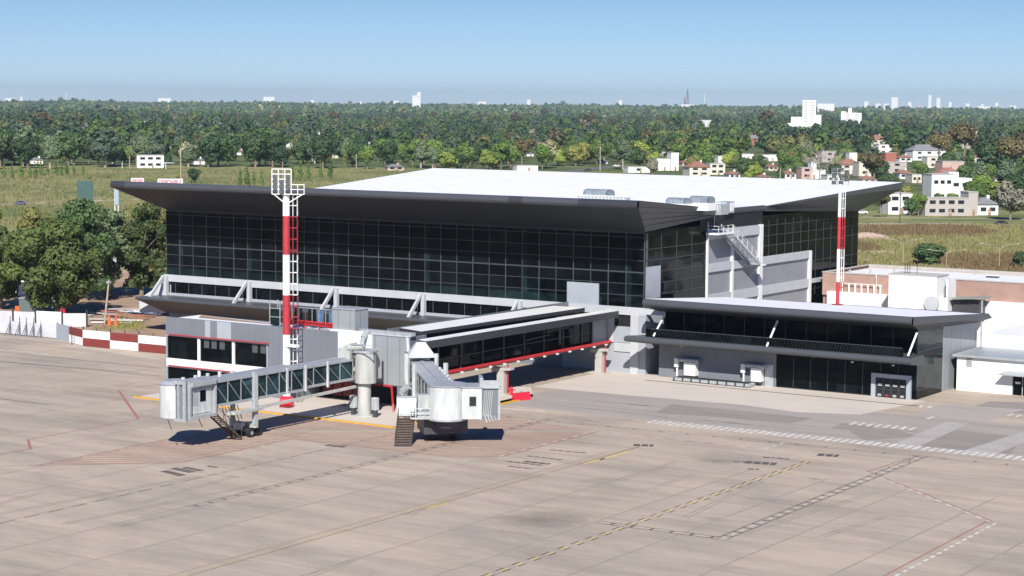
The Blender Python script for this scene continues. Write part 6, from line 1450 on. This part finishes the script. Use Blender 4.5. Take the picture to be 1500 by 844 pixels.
# big near trees on the left
def big_tree(px, py, H_, W_, seed, lab, fol=None, n=9000, leaf=.34, lob=22, bark=None, z0=.2, lean=0, dx=0):
    q = G(px, py); t = thing('broadleaf_tree', lab, 'tree', (q[0], q[1], -.04), 'big trees by the dirt yard')
    cq = crown_quads(seed, H_, W_, n, leaf, 'wild', lob*2, z0f=z0)+np.array([q[0]+dx*rt[0], q[1]+dx*rt[1], -.04])
    meshobj('crown', quads('crown', cq, [fol or FOLNEAR]), t)
    tm = trunk_mesh('trunk', H_, W_, seed, bark or M['bark'], .026); o = bpy.data.objects.new('trunk', tm); COL.objects.link(o); o.location = (0, 0, 0); o.parent = t
    return t
big_tree(84, 463, 17.5, 16, 1, 'largest leafy tree in front of the dirt yard, trunk behind the white hoarding', n=15000, lob=30, z0=.05)
big_tree(46, 459, 15.5, 13, 2, 'leafy tree with pale trunk left of the largest one', bark=M['barkpale'], z0=.36, n=9500)
big_tree(2, 452, 15.5, 12, 3, 'leafy tree cut off by the left edge of the photo', z0=.1, n=9500)
big_tree(126, 440, 19.5, 16, 4, 'shaded dark tree behind the largest leafy tree', fol=FOL[1], n=9000, z0=.0)
big_tree(160, 434, 17.5, 11, 5, 'thin-crowned greyish tree between the largest tree and the terminal', fol=FOL[3], n=4200, z0=.1, leaf=.34)
big_tree(207, 433, 18.5, 12, 6, 'bright leafy tree standing beside the left end of the terminal', n=9500, z0=.0, lob=24)
big_tree(222, 412, 17.5, 12, 7, 'olive tree half hidden behind the left end of the terminal', fol=FOL[2], n=5500, z0=.05)
big_tree(-14, 430, 17, 13, 8, 'dark tree peeping in at the far left edge', fol=FOL[0], n=8000)
big_tree(62, 420, 16, 12, 9, 'background leafy tree behind the largest tree, left of the shaded one', fol=FOL[2], n=6000, z0=.42)
# reeds / tall weeds : slender plants in the left field
rs2 = np.random.RandomState(5); out = []
def weeds(name, lab, cnt, gen, h0, h1, w0, mats_):
    P = []; mi_ = []
    for _ in range(cnt):
        x, y = gen(); q = G(x, y); 
        if -232 < q[0] < -95 and 190 < q[1] < 325: continue
        for k in range(5):
            h = rs2.uniform(h0, h1); w_ = rs2.uniform(w0*.5, w0); th = rs2.uniform(0, 3.14); a = np.array([math.cos(th), math.sin(th), 0])*w_; lean = np.array([rs2.uniform(-.2, .2)*h, rs2.uniform(-.2, .2)*h, h])
            b = np.array([q[0]+rs2.uniform(-1, 1), q[1]+rs2.uniform(-1, 1), -.08]); P.append([b-a*.6, b+a*.6, b+lean+a*.3, b+lean-a*.3]); mi_.append(0 if math.sin(q[0]*.09)+math.sin(q[1]*.07+q[0]*.02) > -.3 else len(mats_)-1)
    o = meshobj(name, quads(name, np.array(P), mats_, mi_)); return tag(o, lab, 'grass', kind='stuff')
weeds('tall_grass', 'tall rough grass and weeds over the right-hand field', 9000, lambda: (rs2.uniform(1255, 1540), rs2.uniform(333, 405)), .5, 1.7, .35, [REED, foliage('dry_weed', (.17, .13, .075), .3)])
weeds('rough_grass', 'tufts of rough grass over the left-hand field', 6500, lambda: (rs2.uniform(-60, 640), 248+82*rs2.uniform(0, 1)**1.3), .3, 1.1, .5, [REED, foliage('green_weed', (.15, .18, .07), .3)])
weeds('yard_weeds', 'low green weeds growing in the dirt yard', 150, lambda: (rs2.normal(185, 14), rs2.normal(476, 5)), .2, .6, .22, [FOL[2]])
def slim(px, py, h, lab):
    q = G(px, py); place_tree(7, q[0], q[1], h/15., px, label=lab, group='slender tall shrubs in the left field', sz=1.0, cat='shrub')
for i, px in enumerate((6, 18, 32, 44, 52, 60, 70, 82, 90, 98, 108, 122, 352, 362, 372, 383, 428, 440, 452, 470, 484)):
    slim(px, (262 if px < 60 else 257) if px < 200 else 274-(px-350)*.1, rnd.uniform(7, 12), 'slim upright shrub in the left field, %s' % ('in the clump at the far left' if px < 200 else 'in the clump behind the floodlight mast' if px < 400 else 'in the row right of the floodlight mast'))
# dirt mounds on the right
for i, (px, py, rx_, ry_, h, m_, lab) in enumerate(((1275, 352, 9, 6, 2.2, mat('pink_soil', (.46, .33, .27), .95, var=.15, scale=.4), 'pinkish mound of soil at the terminal corner in the right field'), (1296, 374, 8, 4, 1.2, mat('pale_rubble', (.55, .49, .41), .95, var=.2, scale=.6), 'pale rubble heap spread in the right field'), (1268, 372, 6, 3, 1.0, mat('pale_soil', (.50, .42, .34), .95, var=.15, scale=.6), 'low sandy heap left of the rubble heap'))):
    q = G(px, py); n_ = 20; mb = MB(); rr_ = random.Random(i); ring = []
    for jn in range(5):
        f = jn/4; ring.append([(q[0]+math.cos(2*math.pi*k/n_)*rx_*(1-f*.9)*rr_.uniform(.85, 1.1), q[1]+math.sin(2*math.pi*k/n_)*ry_*(1-f*.9)*rr_.uniform(.85, 1.1), -.1+h*math.sin(f*1.57)*rr_.uniform(.85, 1.05)) for k in range(n_)])
    for jn in range(4):
        for k in range(n_): mb.face([ring[jn][k], ring[jn][(k+1) % n_], ring[jn+1][(k+1) % n_], ring[jn+1][k]])
    mb.face(ring[4]); tag(mb.build('soil_mound', m_, smooth=False), lab, 'mound')
# street lamps
def street_lamp(px, pyb, pyt, arms, lab, W_=4.2, m_=None):
    q = G(px, pyb); w_ = proj(q[0], q[1], 0)[2]; h = (pyb-pyt)*w_/FOC; t = thing('street_lamp', lab, 'street lamp', q, 'street lamps along the access road')
    MB().tube((q[0], q[1], -.1), (q[0], q[1], h*.8), .1, 8, .07).build('post', M['barkpale'], t)
    for s in ((-1, 1) if arms == 2 else (-1,)):
        e = (q[0]+rt[0]*W_*s, q[1]+rt[1]*W_*s, h); MB().tube((q[0], q[1], h*.8), (q[0]+rt[0]*W_*.3*s, q[1]+rt[1]*W_*.3*s, h*.95), .055).tube((q[0]+rt[0]*W_*.3*s, q[1]+rt[1]*W_*.3*s, h*.95), e, .05).build('arm', M['barkpale'], t)
        MB().tube((e[0]-rt[0]*.5*s, e[1]-rt[1]*.5*s, h), (e[0]+rt[0]*.4*s, e[1]+rt[1]*.4*s, h), .11).build('lamp_head', M['barkpale'], t)
street_lamp(1322.5, 392, 350, 2, 'double-armed street lamp directly above the white tank block'); street_lamp(1386, 396, 366, 2, 'double-armed street lamp right of the dense shrub'); street_lamp(1463.5, 399, 357, 2, 'double-armed street lamp nearest the right edge'); street_lamp(1276, 390, 381, 1, 'short single-armed lamp beside the terminal corner', 1.5); street_lamp(1447, 385, 371, 1, 'small single-armed lamp between the two right lamps', 2)
def pole(px, yb, yt, r_, lab, cross=False, col=None):
    q = G(px, yb); w_ = proj(q[0], q[1], 0)[2]; h = (yb-yt)*w_/FOC; t = thing('utility_pole', lab, 'utility pole', q, 'utility poles'); MB().tube((q[0], q[1], -.1), (q[0], q[1], h), r_, 8, r_*.7).build('pole_shaft', col or M['barkpale'], t)
    MB().beam((q[0]-rt[0]*1.6*(1 if cross else .3), q[1]-rt[1]*1.6*(1 if cross else .3), h*.93), (q[0]+rt[0]*1.6*(1 if cross else .3), q[1]+rt[1]*1.6*(1 if cross else .3), h*.93), .16).build('cross_arm', M['bark'], t)
pole(265, 272, 216, .3, 'tall pale pole between the two red lettered boards'); pole(879, 250, 214, .35, 'utility pole beside the side road above the roof', True); pole(190, 247, 228, .25, 'short pole left of the white villa', False); pole(179, 246, 237, .2, 'tiny white post left of the short pole', False, M['white']); pole(1318, 326, 282, .2, 'thin dark pole in front of the small white house', False, M['darkmetal']); pole(414, 262, 237, .2, 'thin pole in the scrub right of the lamp frame'); pole(1142, 300, 246, .2, 'thin pole over the roof in the right trees'); pole(522, 246, 226, .3, 'pale forked pole at the treeline')
# advertising boards
def board(x0, x1, yt, yb, ybase, txt, lab, m_=None, frame=None, name='advertising_board'):
    a, b = G(x0, ybase), G(x1, ybase); u = (b-a)[:2]; L = np.linalg.norm(u); u = u/L; v = np.array([-u[1], u[0]]); c = (a+b)[:2]/2; w_ = proj(*c, 0)[2]; k = w_/FOC
    z0, z1 = (ybase-yb)*k, (ybase-yt)*k; t = thing(name, lab, 'sign board', (*c, 0))
    MB().obox(c, u, v, L/2, .12, z0, z1).build('sign_face', m_ or M['white'], t)
    for s in (-.85, .85): MB().beam((*(c+u*L/2*s+v*.3), -.1), (*(c+u*L/2*s+v*.3), z1), .3).build('sign_post', frame or M['galv'], t)
    if txt:
        cu = bpy.data.curves.new('lettering', 'FONT'); cu.body = txt; cu.extrude = .03; cu.align_x = 'CENTER'; cu.align_y = 'CENTER'; cu.size = 1; cu.offset = .02
        o = bpy.data.objects.new('tmp', cu); COL.objects.link(o); bpy.context.view_layer.update(); dg_ = bpy.context.evaluated_depsgraph_get(); me = bpy.data.meshes.new_from_object(o.evaluated_get(dg_)); wd, hg = o.dimensions.x, o.dimensions.y; bpy.data.objects.remove(o)
        me.materials.clear(); me.materials.append(M['lettering'])
        lo = bpy.data.objects.new('lettering', me); COL.objects.link(lo); sx = L*.88/wd; sz = (z1-z0)*.62/hg
        cen = c-v*.16; mtx = Matrix(((u[0]*sx, 0, -v[0], cen[0]), (u[1]*sx, 0, -v[1], cen[1]), (0, sz, 0, (z0+z1)/2), (0, 0, 0, 1)))
        me.transform(mtx); attach(lo, t)
    return t
M['lettering'] = mat('red_lettering', (.50, .02, .10), .6)
board(231, 268, 262, 272, 283, 'DISPONIBLE', 'white board with red DISPONIBLE lettering just above the dark eave', None); board(192, 211, 261, 269, 281, 'DISPONIBLE', 'smaller white board with faint red lettering, left of the big one')
board(113, 137, 265, 303, 312, '', 'tall dark green meshed hoarding in a pale frame behind the left trees', M['screen'], M['galv'], 'meshed_hoarding')
hb_ = board(168, 174, 268, 300, 312, '', 'narrow pale blue hoarding seen edge-on beside the eave tip', mat('pale_blue_board', (.30, .38, .45), .6), M['white'], 'narrow_hoarding')
# cars
def car_proto(col, lab, nm='parked_car'):
    t = thing(nm, lab, 'car', (0, 0, 0), 'cars far off by the roads')
    mb = MB(); pr = [(-2.15, .35), (-2.2, .8), (-1.4, .95), (-.7, 1.42), (.9, 1.45), (1.6, 1.0), (2.15, .85), (2.15, .35)]
    for s in (-1, 1): mb.face([(x, s*.85, z) for x, z in pr][::-s])
    for (x0, z0), (x1, z1) in zip(pr, pr[1:]+pr[:1]): mb.face([(x0, -.85, z0), (x1, -.85, z1), (x1, .85, z1), (x0, .85, z0)])
    mb.build('body', col, t)
    for s in (-1, 1): MB().face([(x, s*.86, z) for x, z in ((-1.2, .98), (-.65, 1.35), (.85, 1.38), (1.35, 1.02))][::-s]).build('side_window', M['blacktrim'], t)
    for x in (-1.35, 1.35):
        for s in (-1, 1): MB().tube((x, s*.75, .33), (x, s*.9, .33), .33, 12).build('wheel', M['rubber'], t)
    return t
def place(t, px, py, rot): q = G(px, py); t.location = (q[0], q[1], -.05); t.rotation_euler = (0, 0, rot)
place(car_proto(M['blacktrim'], 'dark car driving on the pale road at the right'), 1466, 329.5, R(33)); place(car_proto(M['white'], 'white car parked beside the right eave tip'), 1262, 313.5, R(30)); place(car_proto(M['purple'], 'dark violet-blue car on the road at the far left'), 30, 300, R(50)); place(car_proto(M['darkmetal'], 'small dark car on the side road above the roof'), 861, 250.5, R(60)); place(car_proto(M['white'], 'tiny white car farther along the side road'), 903, 244.5, R(60))

# ================================================================== HAZE
hz = MB(); hz.box(-9500, 9500, -200, 11500, -1.2, 130)
hm = bpy.data.materials.new('haze_air'); hm.use_nodes = True; nt = hm.node_tree; nt.nodes.clear()
out = nt.nodes.new('ShaderNodeOutputMaterial'); pv = nt.nodes.new('ShaderNodeVolumePrincipled')
pv.inputs['Color'].default_value = (.72, .87, 1.0, 1); pv.inputs['Density'].default_value = 5.5e-5; pv.inputs['Anisotropy'].default_value = 0.25
nt.links.new(pv.outputs[0], out.inputs['Volume'])
ho = hz.build('haze', hm); tag(ho, 'thin bluish haze over the whole landscape', 'haze', kind='stuff')
